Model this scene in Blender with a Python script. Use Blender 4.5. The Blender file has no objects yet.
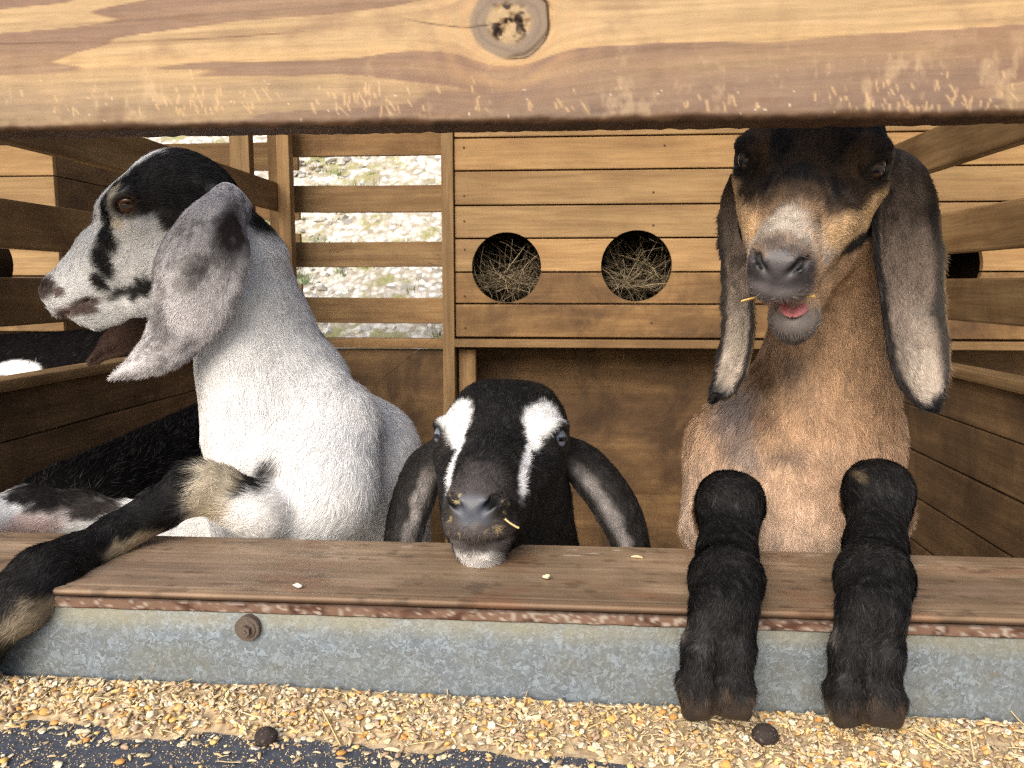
import bpy, bmesh, math, random
import numpy as np
from mathutils import Vector, Matrix
C = bpy.context.scene.collection
scene = bpy.context.scene
R = math.radians

# ------------------------------------------------------------------ camera
CZ = 1.0                                   # camera height above the ground
YAW, PITCH = R(4.5), R(-7.05)
cam_d = bpy.data.cameras.new('camera'); cam = bpy.data.objects.new('camera', cam_d); C.objects.link(cam)
cam.location = (0, 0, CZ); cam.rotation_euler = (R(90)+PITCH, 0, YAW)
cam_d.lens = 800/1024*36; cam_d.sensor_width = 36; cam_d.clip_start = .02; cam_d.clip_end = 2000
cam_d.dof.use_dof = True; cam_d.dof.focus_distance = .82; cam_d.dof.aperture_fstop = 20
scene.camera = cam

# ------------------------------------------------------------------ light
SUN_EL, SUN_AZ = 33, 200                   # behind the photographer, a little to the left
w = bpy.data.worlds.new('World'); scene.world = w; w.use_nodes = True
nt = w.node_tree; bg = nt.nodes['Background']
sky = nt.nodes.new('ShaderNodeTexSky'); sky.sky_type = 'NISHITA'; sky.sun_disc = False
sky.sun_elevation = R(SUN_EL); sky.sun_rotation = R(SUN_AZ); sky.air_density = 1.0; sky.dust_density = 5; sky.ozone_density = 1
nt.links.new(sky.outputs[0], bg.inputs[0]); bg.inputs[1].default_value = .15
sd = bpy.data.lights.new('sun', 'SUN'); sun = bpy.data.objects.new('sun', sd); C.objects.link(sun)
sd.energy = 1.9; sd.angle = R(50); sd.color = (1, .985, .965)
az = R(SUN_AZ); el = R(SUN_EL)
sdir = Vector((math.sin(az)*math.cos(el), math.cos(az)*math.cos(el), math.sin(el)))
sun.rotation_euler = sdir.to_track_quat('Z', 'Y').to_euler()
scene.view_settings.view_transform = 'Standard'; scene.view_settings.look = 'None'
scene.view_settings.gamma = 1; scene.view_settings.exposure = .26; scene.view_settings.use_curve_mapping = False
scene.render.engine = 'CYCLES'
scene.cycles.use_denoising = False; scene.cycles.pixel_filter_type = 'BLACKMAN_HARRIS'; scene.cycles.filter_width = 1.25
scene.cycles.max_bounces = 6; scene.cycles.diffuse_bounces = 4; scene.cycles.glossy_bounces = 2
scene.cycles.transmission_bounces = 2; scene.cycles.caustics_reflective = False; scene.cycles.caustics_refractive = False

# ------------------------------------------------------------------ where things stand
_Rm = np.array(cam.rotation_euler.to_matrix())
_r, _u, _f = _Rm[:, 0], _Rm[:, 1], -_Rm[:, 2]
def W(px, py, Y):
    """the point of the place on the plane at depth Y seen in direction (px, py)"""
    d = _f + _r*(px-512)/800 + _u*(384-py)/800
    return np.array([0, 0, CZ]) + d*(Y/d[1])
def PS(px, py, Y):
    d = _f + _r*(px-512)/800 + _u*(384-py)/800
    return (Y/d[1])/800
def S(*v): return tuple((c/12.92 if c <= .04045 else ((c+.055)/1.055)**2.4) for c in [x/255 for x in v])  # srgb -> linear

# ------------------------------------------------------------------ objects
def tag(o, label=None, cat=None, group=None, kind=None):
    if label: o['label'] = label
    if cat: o['category'] = cat
    if group: o['group'] = group
    if kind: o['kind'] = kind
    return o
def empty(name, loc=(0, 0, 0), label=None, cat=None, group=None):
    o = bpy.data.objects.new(name, None); C.objects.link(o); o.location = loc; o.empty_display_size = .05
    bpy.context.view_layer.update()
    return tag(o, label, cat, group)
def link(name, me, mat=None, parent=None):
    o = bpy.data.objects.new(name, me); C.objects.link(o)
    if mat is not None:
        for m in (mat if isinstance(mat, (list, tuple)) else [mat]): me.materials.append(m)
    if parent is not None:
        o.parent = parent; o.matrix_parent_inverse = parent.matrix_world.inverted()
    return o
def from_np(name, V, faces, colors=None, mats=None, fmat=None, smooth=True, parent=None):
    """V (n,3); faces: list of int arrays (m,3) or (m,4)"""
    me = bpy.data.meshes.new(name)
    faces = [f for f in faces if len(f)]
    nl = sum(f.size for f in faces); nf = sum(len(f) for f in faces)
    me.vertices.add(len(V)); me.vertices.foreach_set('co', np.ascontiguousarray(V, dtype=np.float32).ravel())
    me.loops.add(nl); me.loops.foreach_set('vertex_index', np.concatenate([f.ravel() for f in faces]).astype(np.int32))
    me.polygons.add(nf)
    tot = np.concatenate([np.full(len(f), f.shape[1]) for f in faces])
    st = np.concatenate([[0], np.cumsum(tot)[:-1]]).astype(np.int32)
    me.polygons.foreach_set('loop_start', st)
    if fmat is not None: me.polygons.foreach_set('material_index', fmat.astype(np.int32))
    me.update(calc_edges=True)
    me.polygons.foreach_set('use_smooth', np.full(nf, smooth))
    if colors is not None:
        a = me.color_attributes.new('Col', 'FLOAT_COLOR', 'POINT')
        c4 = np.ones((len(V), 4), np.float32); c4[:, :3] = colors
        a.data.foreach_set('color', c4.ravel())
    return link(name, me, mats, parent)

# ------------------------------------------------------------------ numpy noise
def _hash(i, j, k, seed):
    h = (i*374761393 + j*668265263 + k*2147483647 + seed*1274126177) & 0xffffffff
    h = ((h ^ (h >> 13))*1274126177) & 0xffffffff
    h = ((h ^ (h >> 15))*2246822519) & 0xffffffff
    return ((h ^ (h >> 16)) & 0xffffff)/float(0xffffff)
def vnoise(P, seed=0):
    P = np.asarray(P, dtype=np.float64); f = np.floor(P); t = P-f; t = t*t*(3-2*t); i = f.astype(np.int64)
    out = 0
    for dx in (0, 1):
        wx = t[:, 0] if dx else 1-t[:, 0]
        for dy in (0, 1):
            wy = t[:, 1] if dy else 1-t[:, 1]
            for dz in (0, 1):
                wz = t[:, 2] if dz else 1-t[:, 2]
                out = out + wx*wy*wz*_hash(i[:, 0]+dx, i[:, 1]+dy, i[:, 2]+dz, seed)
    return out*2-1
def fbm(P, oct=4, seed=0, gain=.5):
    P = np.asarray(P, dtype=np.float64); s = 0; a = 1; n = 0
    for o in range(oct):
        s = s + a*vnoise(P*(2.03**o)+o*17.3, seed+o*31); n += a; a *= gain
    return s/n
def sst(a, b, x): t = np.clip((x-a)/(b-a), 0, 1); return t*t*(3-2*t)
def mix(c, d, w_): return c*(1-w_[:, None])+np.asarray(d)*w_[:, None]

# ------------------------------------------------------------------ materials
class NT:
    def __init__(s, name):
        s.m = bpy.data.materials.new(name); s.m.use_nodes = True; s.t = s.m.node_tree; s.b = s.t.nodes['Principled BSDF']
    def n(s, ty, **kw):
        o = s.t.nodes.new(ty)
        for k, v in kw.items():
            if hasattr(o, k) and not isinstance(v, tuple): setattr(o, k, v)
            else: o.inputs[k].default_value = v
        return o
    def l(s, a, b): s.t.links.new(a, b)
    def noise(s, vec, scale, detail=5, rough=.55, dist=0):
        o = s.t.nodes.new('ShaderNodeTexNoise'); s.l(vec, o.inputs['Vector'])
        o.inputs['Scale'].default_value = scale; o.inputs['Detail'].default_value = detail
        o.inputs['Roughness'].default_value = rough; o.inputs['Distortion'].default_value = dist
        return o.outputs['Fac']
    def ramp(s, fac, stops):
        o = s.t.nodes.new('ShaderNodeValToRGB'); s.l(fac, o.inputs[0]); e = o.color_ramp.elements
        while len(e) < len(stops): e.new(.5)
        for q, (p, c) in zip(e, stops): q.position = p; q.color = (*c, 1) if len(c) == 3 else c
        return o.outputs[0]
    def mixc(s, fac, a, b, mode='MIX'):
        o = s.t.nodes.new('ShaderNodeMix'); o.data_type = 'RGBA'; o.blend_type = mode
        for v, i in ((fac, 0), (a, 6), (b, 7)):
            if hasattr(v, 'is_linked') or hasattr(v, 'links'): s.l(v, o.inputs[i])
            else: o.inputs[i].default_value = v if i == 0 else (*v, 1)
        return o.outputs[2]
    def bump(s, h, strength=.3, dist=.002):
        o = s.t.nodes.new('ShaderNodeBump'); s.l(h, o.inputs['Height']); o.inputs['Strength'].default_value = strength
        o.inputs['Distance'].default_value = dist; s.l(o.outputs[0], s.b.inputs['Normal'])
    def coords(s, axis='X', stretch=1, rnd=True):
        tc = s.t.nodes.new('ShaderNodeTexCoord'); v = tc.outputs['Object']
        if rnd:
            oi = s.t.nodes.new('ShaderNodeObjectInfo'); mu = s.t.nodes.new('ShaderNodeVectorMath'); mu.operation = 'SCALE'
            mu.inputs[0].default_value = (13.1, 7.7, 9.3); s.l(oi.outputs['Random'], mu.inputs['Scale'])
            ad = s.t.nodes.new('ShaderNodeVectorMath'); ad.operation = 'ADD'; s.l(v, ad.inputs[0]); s.l(mu.outputs[0], ad.inputs[1]); v = ad.outputs[0]
        mp = s.t.nodes.new('ShaderNodeMapping'); s.l(v, mp.inputs[0])
        sc = [1, 1, 1]; sc['XYZ'.index(axis)] = 1/stretch; mp.inputs['Scale'].default_value = sc
        return mp.outputs[0], v

def wood_mat(name, light, dark, stain, axis='X', stain_amt=.4, rough=.7):
    k = NT(name); g, v = k.coords(axis, 9)
    n1 = k.noise(g, 22, 4, .55, .8)
    base = k.ramp(n1, [(.32, dark), (.5, tuple((a+b)/2 for a, b in zip(light, dark))), (.66, light)])
    g2, _ = k.coords(axis, 25); n2 = k.noise(g2, 160, 3, .6, .3)
    base = k.mixc(k.ramp(n2, [(.3, (.45,)*3), (.6, (0,)*3)]), base, tuple(c*.55 for c in dark))
    n3 = k.noise(v, 5.5, 6, .65, .5)
    lo = .62-.3*stain_amt
    base = k.mixc(k.ramp(n3, [(lo-.06, (0,)*3), (lo+.22, (min(1, stain_amt*1.5),)*3)]), base, stain)
    n4 = k.noise(v, 2.2, 4); base = k.mixc(.45, base, k.ramp(n4, [(.3, (.45,)*3), (.7, (1,)*3)]), 'MULTIPLY')
    oi = k.t.nodes.new('ShaderNodeObjectInfo'); mrv = k.ramp(oi.outputs['Random'], [(0, (.80, .80, .80)), (.5, (.93, .95, .97)), (1, (1.08, 1.05, 1.0))]); base = k.mixc(1.0, base, mrv, 'MULTIPLY')
    k.l(base, k.b.inputs['Base Color']); k.b.inputs['Roughness'].default_value = rough; k.b.inputs['Specular IOR Level'].default_value = .25
    k.bump(n2, .35, .0015)
    return k.m
def vcol_mat(name, rough=.6, spec=.3, bump_scale=0, bump_d=.0005, metallic=0, var=0):
    k = NT(name); a = k.n('ShaderNodeAttribute'); a.attribute_name = 'Col'; c = a.outputs['Color']
    tc = k.t.nodes.new('ShaderNodeTexCoord').outputs['Object']
    if var: c = k.mixc(1.0, c, k.ramp(k.noise(tc, 900, 3), [(.3, (1-var,)*3), (.7, (1+var,)*3)]), 'MULTIPLY')
    k.l(c, k.b.inputs['Base Color']); k.b.inputs['Roughness'].default_value = rough; k.b.inputs['Specular IOR Level'].default_value = spec
    k.b.inputs['Metallic'].default_value = metallic
    if bump_scale: k.bump(k.noise(tc, bump_scale, 4), .5, bump_d)
    return k.m
def flat_mat(name, col, rough=.7, metallic=0, nscale=30, namt=.3, spec=.3, bump=.2):
    k = NT(name); tc = k.t.nodes.new('ShaderNodeTexCoord').outputs['Object']; n = k.noise(tc, nscale, 5)
    c = k.ramp(n, [(.3, tuple(x*(1-namt) for x in col)), (.7, tuple(min(1, x*(1+namt)) for x in col))])
    k.l(c, k.b.inputs['Base Color']); k.b.inputs['Roughness'].default_value = rough; k.b.inputs['Metallic'].default_value = metallic
    k.b.inputs['Specular IOR Level'].default_value = spec
    if bump: k.bump(n, bump, .002)
    return k.m

def box_bm(bm, x0, x1, y0, y1, z0, z1, bev=.002):
    b = bmesh.new(); bmesh.ops.create_cube(b, size=1)
    for v in b.verts: v.co = ((x0+x1)/2+v.co.x*(x1-x0), (y0+y1)/2+v.co.y*(y1-y0), (z0+z1)/2+v.co.z*(z1-z0))
    if bev: bmesh.ops.bevel(b, geom=list(b.edges), offset=bev, segments=2, affect='EDGES', profile=.6)
    me = bpy.data.meshes.new('t'); b.to_mesh(me); b.free(); bm.from_mesh(me); bpy.data.meshes.remove(me)
def board(name, x0, x1, y0, y1, z0, z1, mat, parent=None, bev=.002, warp=0, wax=0):
    bm = bmesh.new(); box_bm(bm, x0, x1, y0, y1, z0, z1, bev)
    if warp:
        L = 'xyz'[wax]
        n = 14
        for i in range(1, n):
            lo = (x0, y0, z0)[wax]; hi = (x1, y1, z1)[wax]
            co = [0, 0, 0]; co[wax] = lo+(hi-lo)*i/n; no = [0, 0, 0]; no[wax] = 1
            bmesh.ops.bisect_plane(bm, geom=bm.verts[:]+bm.edges[:]+bm.faces[:], plane_co=co, plane_no=no)
        ph = random.Random(name+str(round(x0*91+z0*57+y0*13, 3))).random()*9
        for v in bm.verts:
            c = v.co[wax]
            for a in (0, 1, 2):
                if a != wax: v.co[a] += warp*math.sin(c*2.3+ph+a*2)+warp*.4*math.sin(c*9+ph*2+a)
    me = bpy.data.meshes.new(name); bm.to_mesh(me); bm.free()
    o = link(name, me, mat, parent)
    return o
# ================================================================== the setting
GROUND = flat_mat('dirt_floor', S(96, 78, 58), .95, nscale=9, namt=.35, bump=.5)
def zz(py, Y, px=590): return W(px, py, Y)[2]
def xx(px, Y, py=300): return W(px, py, Y)[0]
YB, YN = 2.62, 2.5

# ground, a gravel bank behind the pen
def terrain():
    xs = np.concatenate([np.linspace(-300, -8, 24)[:-1], np.linspace(-8, 8, 220), np.linspace(8, 300, 24)[1:]])
    ys = np.concatenate([np.linspace(-300, -6, 24)[:-1], np.linspace(-6, 14, 260), np.linspace(14, 300, 24)[1:]])
    X, Y = np.meshgrid(xs, ys); P = np.stack([X.ravel(), Y.ravel(), np.zeros(X.size)], 1)
    bank = sst(3.6, 9.5, P[:, 1])*(1-.0*P[:, 0])
    z = bank*3.3+.12*fbm(P*np.array([.8, .8, 1]), 3, 3)*sst(3.3, 5, P[:, 1])+.05*fbm(P*3.1, 3, 4)*sst(3.3, 5, P[:, 1])+sst(9.5, 60, P[:, 1])*3
    P[:, 2] = z
    nx, ny = len(xs), len(ys); i = np.arange(nx*ny).reshape(ny, nx)
    F = np.stack([i[:-1, :-1], i[:-1, 1:], i[1:, 1:], i[1:, :-1]], -1).reshape(-1, 4)
    k = NT('gravel_ground'); tc = k.t.nodes.new('ShaderNodeTexCoord').outputs['Object']
    vo = k.t.nodes.new('ShaderNodeTexVoronoi'); k.l(tc, vo.inputs['Vector']); vo.inputs['Scale'].default_value = 22
    hs = k.t.nodes.new('ShaderNodeSeparateColor'); k.l(vo.outputs['Color'], hs.inputs[0])
    stone = k.ramp(hs.outputs[0], [(0, S(150, 146, 134)), (.45, S(214, 209, 197)), (1, S(246, 243, 238))])
    grass = k.ramp(k.noise(tc, 40, 4), [(.3, S(128, 132, 84)), (.7, S(182, 178, 126))])
    gm = k.ramp(k.noise(tc, 3.2, 5, .6), [(.52, (0,)*3), (.60, (1,)*3)])
    c = k.mixc(gm, stone, grass); c = k.mixc(k.ramp(vo.outputs['Distance'], [(.35, (0,)*3), (.75, (.7,)*3)]), c, S(160, 146, 122))
    k.l(c, k.b.inputs['Base Color']); k.b.inputs['Roughness'].default_value = .95; k.bump(vo.outputs['Distance'], -.8, .03)
    o = from_np('ground', P, [F], None, k.m); tag(o, kind='structure')
    return P
terrain()
def hz(x, y):
    b = sst(3.6, 9.5, np.array([y]))[0]; return b*3.3
# stones and weeds on the bank: nobody could count them
def bank_cover():
    rng = np.random.default_rng(4); V, F, Cc = [], [], []; n = 0
    ico = bmesh.new(); bmesh.ops.create_icosphere(ico, subdivisions=1, radius=1); iv = np.array([v.co[:] for v in ico.verts]); iff = np.array([[v.index for v in f.verts] for f in ico.faces]); ico.free()
    for i in range(2600):
        x = rng.uniform(-2.6, .6); y = rng.uniform(3.8, 8.5); r = .015+.05*rng.random()**3
        p = iv*(1+.25*rng.normal(0, 1, (len(iv), 1)))*np.array([1, 1, .6])*r+np.array([x, y, hz(x, y)+r*.2])
        V.append(p); F.append(iff+n); n += len(p); g = rng.uniform(.35, .8); Cc.append(np.tile([g, g*.95, g*.86], (len(p), 1)))
    o = from_np('bank_stones', np.concatenate(V), [np.concatenate(F)], np.concatenate(Cc), vcol_mat('pale_stone', .9, .2), smooth=False); tag(o, kind='stuff')
    V, F, Cc = [], [], []; n = 0
    for i in range(420):
        x = rng.uniform(-2.6, .6); y = rng.uniform(3.8, 8.5); c0 = np.array([x, y, hz(x, y)]); hgt = rng.uniform(.03, .12); g = np.array([rng.uniform(.14, .3), rng.uniform(.18, .3), rng.uniform(.05, .10)])
        for b in range(26):
            a = rng.uniform(0, 6.28); o_ = np.array([math.cos(a), math.sin(a), 0]); q = c0+o_*rng.uniform(0, .07); h = hgt*rng.uniform(.5, 1); s_ = np.array([-o_[1], o_[0], 0])*.004
            V += [q-s_, q+s_, q+o_*h*.5+np.array([0, 0, h])]; F.append([n, n+1, n+2]); n += 3; Cc += [g*rng.uniform(.7, 1.3)]*3
    o = from_np('bank_weeds', np.array(V), [np.array(F)], np.array(Cc), vcol_mat('weed_leaf', .8, .2), smooth=False); tag(o, kind='stuff')
bank_cover()

# woods
WOOD_BOARD = wood_mat('nest_board_wood', S(186, 152, 106), S(158, 124, 84), S(116, 88, 62), 'X', .25)
WOOD_BOARD_D = wood_mat('stained_board_wood', S(170, 136, 92), S(140, 108, 70), S(90, 68, 48), 'X', .65)
WOOD_X = wood_mat('slat_wood', S(174, 141, 98), S(138, 106, 70), S(84, 60, 40), 'X', .35)
WOOD_Y = wood_mat('rail_wood', S(170, 138, 96), S(130, 100, 66), S(70, 50, 34), 'Y', .4)
WOOD_YD = wood_mat('dirty_side_wood', S(156, 124, 88), S(120, 94, 66), S(82, 64, 47), 'Y', .6)
WOOD_Z = wood_mat('post_wood', S(172, 140, 98), S(132, 102, 66), S(90, 62, 40), 'Z', .3)
WOOD_ZD = wood_mat('brown_panel_wood', S(156, 122, 82), S(126, 96, 64), S(84, 63, 44), 'X', .75)
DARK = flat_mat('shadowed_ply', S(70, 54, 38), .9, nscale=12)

def apply_cut(o, cutters):
    for c in cutters:
        m = o.modifiers.new('cut', 'BOOLEAN'); m.object = c; m.solver = 'EXACT'; m.operation = 'DIFFERENCE'
    dg = bpy.context.evaluated_depsgraph_get(); me = bpy.data.meshes.new_from_object(o.evaluated_get(dg))
    o.modifiers.clear(); o.data = me; me.name = 'wall_board'
    bm = bmesh.new(); bm.from_mesh(me); seen = set(); isl = []     # a board a hole cuts right through is several pieces
    for v in bm.verts:
        if v.index in seen: continue
        st = [v]; g_ = set()
        while st:
            q = st.pop()
            if q.index in g_: continue
            g_.add(q.index); st += [e.other_vert(q) for e in q.link_edges]
        seen |= g_; isl.append(g_)
    bm.free()
    for k_, g_ in enumerate(isl if len(isl) > 1 else []):
        b = bmesh.new(); b.from_mesh(me); b.verts.ensure_lookup_table()
        bmesh.ops.delete(b, geom=[v for v in b.verts if v.index not in g_], context='VERTS')
        m2 = bpy.data.meshes.new('wall_board'); b.to_mesh(m2); b.free()
        m2.materials.clear(); m2.materials.append(me.materials[0])
        if k_ == len(isl)-1: o.data = m2
        else: c = o.copy(); c.data = m2; C.objects.link(c)
def cyl(x, z, y0, y1, r, n=64):
    bm = bmesh.new(); bmesh.ops.create_cone(bm, segments=n, radius1=r, radius2=r, depth=y1-y0, cap_ends=True)
    bmesh.ops.rotate(bm, verts=bm.verts, matrix=Matrix.Rotation(R(90), 3, 'X')); bmesh.ops.translate(bm, verts=bm.verts, vec=(x, (y0+y1)/2, z))
    me = bpy.data.meshes.new('c'); bm.to_mesh(me); bm.free(); o = bpy.data.objects.new('c', me); C.objects.link(o); return o

# ---- nest boxes across the back: board front with round holes, hay inside
def nest_box(x0, x1, holes, yf, label, top_z, seamx=()):
    g = empty('nest_box', ((x0+x1)/2, yf, 0), label, 'nest box')
    zs = [zz(p, YN) for p in (338, 304, 272, 238, 204.5, 169.5, 136, 103, 70)]
    zs = [z for z in zs if z < top_z]+[top_z]
    cuts = [cyl(x, z, yf-.1, yf+.06, r) for x, z, r in holes]
    for i in range(len(zs)-1):
        b = board('wall_board', x0, x1, yf, yf+.019, zs[i]+.0022, zs[i+1]-.0022, WOOD_BOARD_D if i in (0, 1) else WOOD_BOARD, g, .0035)
        if i in (1, 2, 3): apply_cut(b, cuts)
        if i in (0, 1): tag(b, 'dirt-stained lower board')
    for c in cuts: bpy.data.objects.remove(c)
    zb, zt, yb = zs[0], top_z, yf+.5
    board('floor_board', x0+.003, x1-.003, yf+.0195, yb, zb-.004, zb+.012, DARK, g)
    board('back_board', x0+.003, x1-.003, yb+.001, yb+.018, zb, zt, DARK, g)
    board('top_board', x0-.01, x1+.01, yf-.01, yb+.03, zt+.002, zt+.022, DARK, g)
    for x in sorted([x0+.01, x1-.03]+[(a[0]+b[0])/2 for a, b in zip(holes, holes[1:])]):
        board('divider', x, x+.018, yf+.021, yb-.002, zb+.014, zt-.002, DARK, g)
    board('drip_strip', x0-.004, x1, yf-.012, yf+.02, zb-.030, zb-.005, WOOD_X, g)
    nr = random.Random(4)
    for i in range(len(zs)-1):                       # nail heads and a little unevenness
        for x in (x0+.03, x0+.62+nr.uniform(-.02, .02)):
            bm = bmesh.new(); bmesh.ops.create_cone(bm, segments=12, radius1=.0035, radius2=.003, depth=.002, cap_ends=True)
            bmesh.ops.rotate(bm, verts=bm.verts, matrix=Matrix.Rotation(R(90), 3, 'X')); bmesh.ops.translate(bm, verts=bm.verts, vec=(x, yf-.0005, (zs[i]+zs[i+1])/2+nr.uniform(-.03, .03)))
            me = bpy.data.meshes.new('nail'); bm.to_mesh(me); bm.free(); link('nail', me, DARK, g)
    return g
HAY = vcol_mat('dry_hay', .85, .2)
def straw(V, F, Cc, n, p, d, L, wd, col, rng, bend=.25):
    d = d/np.linalg.norm(d); s = np.cross(d, rng.normal(0, 1, 3)); s /= np.linalg.norm(s); u = np.cross(d, s); k = 6
    c = rng.normal(0, bend, 2)
    for i in range(k):
        t = i/(k-1); q = p+d*L*t+(s*c[0]+u*c[1])*L*t*t
        for a in range(3): an = a*2.094; V.append(q+(s*math.cos(an)+u*math.sin(an))*wd)
        Cc += [col]*3
    for i in range(k-1):
        for a in range(3): F.append([n+i*3+a, n+i*3+(a+1) % 3, n+(i+1)*3+(a+1) % 3, n+(i+1)*3+a])
    return n+k*3
def hay_nest(x, z, r, yf, seed, label):
    rng = np.random.default_rng(seed); V, F, Cc = [], [], []; n = 0
    for i in range(520):
        a = rng.uniform(0, 6.28); rr = r*1.15*math.sqrt(rng.random()); px_ = x+rr*math.cos(a)
        base = z-r*.78
        y = yf+.03+.30*rng.random(); zt = base+.02+abs(rng.normal(0, .35))*r*(1+.6*math.cos(a*2+seed))
        d = np.array([rng.normal(0, 1), rng.normal(0, .5), rng.normal(.05, .45)])
        g = rng.uniform(.5, 1.25); col = np.array(S(138, 124, 100))*g
        n = straw(V, F, Cc, n, np.array([px_, y, zt]), d, rng.uniform(.05, .17), .0008, col, rng, .9)
    for i in range(26):
        d = np.array([rng.normal(0, .8), -.05, abs(rng.normal(.3, .5))]); g = rng.uniform(.9, 1.5)
        n = straw(V, F, Cc, n, np.array([x+rng.uniform(-.7, .7)*r, yf+.03+.05*rng.random(), z-r*.75+rng.random()*.05]), d, rng.uniform(.06, .15), .0012, np.array(S(160, 142, 112))*g, rng, 1.1)
    V = np.array(V); V[:, 1] = np.maximum(V[:, 1], yf+.023)
    o = from_np('hay', V, [np.array(F)], np.array(Cc), HAY); tag(o, label, 'hay', kind='stuff')
HR = .108
h1 = (xx(506.4, YN), zz(267.4, YN), HR); h2 = (xx(635.8, YN), zz(266, YN), HR)
h3 = (h2[0]+.405, h2[1], HR); h4 = (xx(943, YN), h2[1], HR); h5 = (h4[0]+.41, h2[1], HR)
XN0 = xx(455.5, YN)
nest_box(XN0, 2.7, [h1, h2, h3, h4, h5], YN, 'long tan board nest box with round holes across the back of the pen', 1.86)
hay_nest(*h1, YN, 1, 'grey hay heaped inside the round hole nearest the slatted opening')
hay_nest(*h2, YN, 2, 'grey hay heaped inside the round hole nearest the tan goat')

# ---- wall below the nest boxes
g = empty('lower_wall', (.5, YB+.1, 0), 'dark brown stained panel wall beneath the nest box', 'wall')
board('panel', xx(455, YB), 2.7, YB+.07, YB+.085, .28, zz(340, YN)-.006, WOOD_ZD, g)
board('base_board', xx(455, YB), 2.7, YB+.045, YB+.068, .02, .296, WOOD_ZD, g)
board('corner_post', xx(457, YN), xx(474, YN), YN+.03, YN+.068, .02, zz(340, YN)-.034, WOOD_Z, g)

# ---- slatted opening
xl, xr = xx(282, YB), xx(443, YB)
g = empty('slatted_wall', ((xl+xr)/2, YB, 0), 'open slatted back wall with daylight between its four horizontal slats', 'wall')
for a, b in ((109, 155.5), (185, 212), (241.5, 266.5), (297.5, 323)):
    board('slat', xl-.02, xr+.005, YB, YB+.019, zz(b, YB, 370), zz(a, YB, 370), WOOD_X, g, .003, .0015)
board('sill', xl-.02, xr+.005, YB-.025, YB+.03, zz(348, YB-.025, 370), zz(338.5, YB-.025, 370), WOOD_X, g)
board('panel', xl-.02, xr+.005, YB-.008, YB+.006, .02, zz(348.5, YB, 370), WOOD_ZD, g)
board('slat', xl-.02, xr+.005, YB, YB+.019, zz(70, YB, 370), zz(90, YB, 370)+.17, WOOD_X, g)
board('post', xx(275, YB-.04), xx(296, YB-.04), YB-.06, YB-.022, 0, 1.75, WOOD_Z, g)
board('post', xx(443, YN), xx(454.6, YN), YN-.012, YB+.03, 0, 1.85, WOOD_Z, g)

# ---- side fences
XL, XR = -.93, .725
def side_fence(X, s, label, top2):
    g = empty('side_fence', (X, 1.6, 0), label, 'fence')
    o_ = lambda a: (X-a, X) if s > 0 else (X, X+a)
    t = o_(.03)
    y0, y1 = .80, YB-.065
    for z0, z1 in ((.234, .318), (.061, .141), (-.066, .014)):
        board('rail', *t, y0, y1, CZ+z0, CZ+z1, WOOD_Y, g, .004, .0015, 1)
    board('cap_rail', X-.035 if s > 0 else X-.02, X+.02 if s > 0 else X+.035, y0, y1, CZ-.172, CZ-.152, WOOD_Y, g, .006, .002, 1)
    z = -.1735
    for h in (.085, .095, .095, .095, .095, .095, .13, .13):
        board('side_board', *t, y0, y1, CZ+z-h+.003, CZ+z, WOOD_YD, g, .003, .0012, 1); z -= h
    for y in top2:
        board('post', X+.003 if s > 0 else X-.042, X+.042 if s > 0 else X-.003, y, y+.04, 0, CZ+.55, WOOD_Z, g)
    return g
side_fence(XL, 1, 'left side fence with open rails over dark dirty boards beside the white goat', (2.48,))
side_fence(XR, -1, 'right side fence with open rails over dark dirty boards beside the tan goat', (2.3,))
# brace at the left back corner
board_g = empty('corner_frame', (xx(243, 2.45), 2.45, 0), 'short upright post and rail in the back left corner behind the white goat', 'post')
board('post', xx(233, 2.45), xx(252, 2.45), 2.47, 2.51, 0, 1.9, WOOD_Z, board_g)

# ---- the pen next door, seen through the left rails
g = empty('nest_box', (-2.1, 2.35, 0), 'smaller tan board nest box with one round hole seen through the left fence rails', 'nest box')
yf = 2.36; xe = xx(62, yf)
zs = [zz(p, yf, 40) for p in (332, 305, 276, 243, 208, 176, 144, 110)]
hc = (xx(-16, yf), zz(264, yf, 0), .105); cu = cyl(hc[0], hc[1], yf-.1, yf+.05, hc[2])
for i in range(len(zs)-1):
    b = board('wall_board', xe-1.5, xe, yf, yf+.019, zs[i]+.002, zs[i+1]-.002, WOOD_BOARD_D if i < 2 else WOOD_BOARD, g, .003)
    if 1 <= i <= 3: apply_cut(b, [cu])
    board('side_board', xe-.02, xe-.001, yf+.021, yf+.5, zs[i]+.002, zs[i+1]-.002, WOOD_YD, g, .003)
bpy.data.objects.remove(cu)
board('back_board', xe-1.5, xe-.022, yf+.48, yf+.5, zs[0], zs[-1], DARK, g); board('floor_board', xe-1.5, xe-.022, yf+.021, yf+.478, zs[0]-.01, zs[0]+.005, DARK, g)
g = empty('slatted_wall', (-1.5, 2.9, 0), 'narrow slatted wall with pale posts glimpsed behind the white goat nose', 'wall')
for px in (78, 96, 118):
    board('post', xx(px, 2.9), xx(px+11, 2.9), 2.9, 2.94, 0, 1.85, WOOD_Z, g)
for z in (.2, .32, .44, .56, .68, .80, .92): board('slat', -2.6, -1.02, 2.942, 2.96, z-.02, z+.085, WOOD_X, g)
for z in (1.09, 1.24, 1.42): board('slat', -2.6, -1.02, 2.942, 2.96, z, z+.10, WOOD_X, g)

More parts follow.
